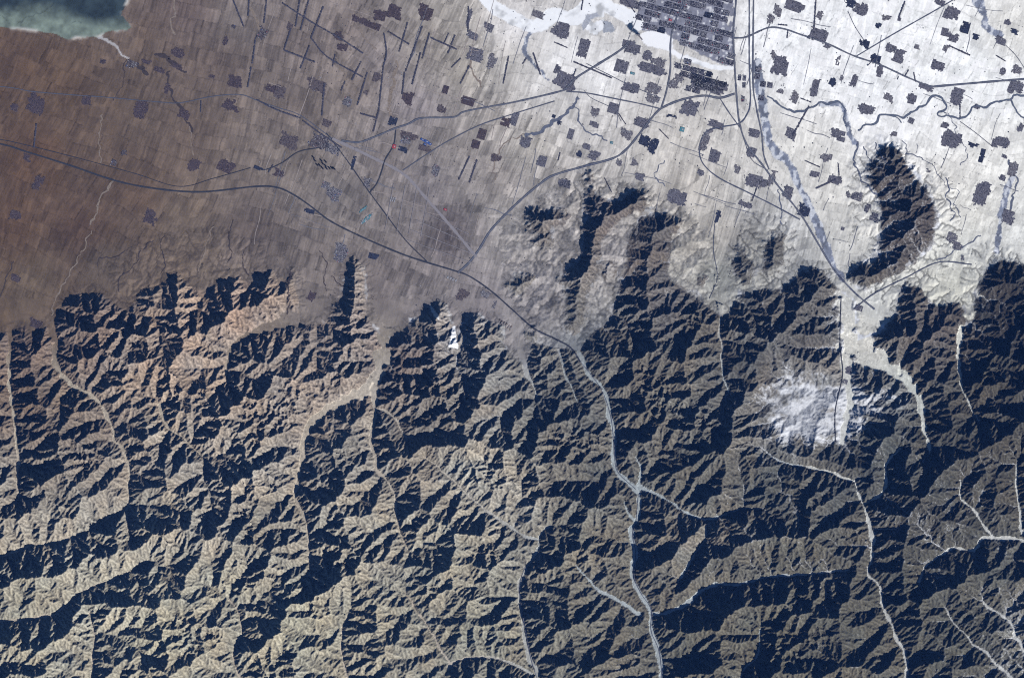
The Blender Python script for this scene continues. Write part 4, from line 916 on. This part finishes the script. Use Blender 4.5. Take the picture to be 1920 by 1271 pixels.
for n in range(7):
    block('greenhouse', 679+n*2.9, 416-n*2.0+(n % 2), 2.0, 13-abs(n-3)*1.3, .45, 7, R_teal if n % 3 else R_c, label='pale teal greenhouse strip, %s from left beside the highway' % ORD[n], cat='greenhouse', group='greenhouses')
for n in range(4): block('greenhouse', 676+n*3.2, 396-n*2.2, 2.0, 7, .45, 7, R_teal, label='short teal greenhouse, %s from left in the row above the long ones' % ORD[n], cat='greenhouse', group='greenhouses')
block('shed', 739, 275, 6.5, 7, .25, 12, R_red, label='red-roofed shed beside the road below the town crossroads', cat='shed')
for n, (u, v, w, h) in enumerate(((792,262,7,4),(800,266,9,5),(806,270,6,4),(797,271,5,3))): block('warehouse', u, v, w, h, .5, 11, R_blue, label='blue-roofed warehouse, %s from left in the blue cluster' % ORD[n], cat='warehouse', group='blue warehouses')
block('warehouse', 1279, 243, 8, 8, .3, 12, R_teal, label='square teal-roofed warehouse on snow left of the railway loop', cat='warehouse')
block('warehouse', 1147, 268, 5, 4, .2, 10, R_teal, label='small teal-roofed building left of the diagonal highway', cat='warehouse')
block('warehouse', 835, 393, 6, 3.5, .4, 10, R_red, label='small red-roofed building by the dark ploughed block', cat='warehouse')
block('warehouse', 1257, 38, 6, 4, .25, 14, R_red, label='dark red roof between blocks in the upper city', cat='warehouse')
block('warehouse', 1186, 138, 8, 4, .3, 11, R_teal, label='pale blue shed near the lower bank of the frozen river', cat='warehouse')
for n in range(6): block('barn', 936+n*4.2, 603+n*2.4, 1.8, 9, .55, 8, R_tan, label='long tan barn, %s from left in the row by the highway' % ORD[n], cat='barn', group='barns beside the highway')
for n in range(4): block('barn', 840+n*5, 520+n*2, 3, 5, .45, 8, R_c, label='pale block-like barn, %s from left under the highway fork' % ORD[n], cat='barn', group='pale barns under the fork')
# dam across the river
co, f = boxes([(1200,70,1.2,7,-.7,float(zat(1203,75))-6,34)]); o = mesh_obj('dam', co, f, [Y_mid]); tag(o, 'short grey dam closing the dark pond above the frozen reservoir', 'dam')
# scattered farm buildings and single trees, too small to tell apart
r = np.random.default_rng(77); n = 1300; uu = 900+1080*r.random(n); vv = -60+620*r.random(n)
k = (fbm(uu, vv, 40, 3, 801) > .02) & (Z[np.clip(((vv-V0)/g.step).astype(int), 0, ny-1), np.clip(((uu-U0)/g.step).astype(int), 0, nx-1)] < 60); uu, vv = uu[k], vv[k]; n = len(uu)
co, f = boxes(np.c_[uu, vv, .35+.7*r.random(n)**2, .3+.9*r.random(n)**2, .3+.2*r.random(n), zat(uu, vv)-2, 9+6*r.random(n)])
mesh_obj('farm_buildings', co, f, [R_a, R_n, R_b], mi=np.repeat(r.integers(0, 3, n), 5), kind='stuff')
n = 1000; uu = 480+560*r.random(n); vv = -60+640*r.random(n); k = (fbm(uu, vv, 34, 3, 811) > .08); uu, vv = uu[k], vv[k]; n = len(uu)
co, f = boxes(np.c_[uu, vv, .35+.6*r.random(n)**2, .3+.7*r.random(n)**2, .3+.2*r.random(n), zat(uu, vv)-2, 9+5*r.random(n)])
mesh_obj('farm_buildings', co, f, [R_b, R_n, R_c, R_plum], mi=np.repeat(r.integers(0, 4, n), 5), kind='stuff')
print('done', round(time.time()-T0, 1))
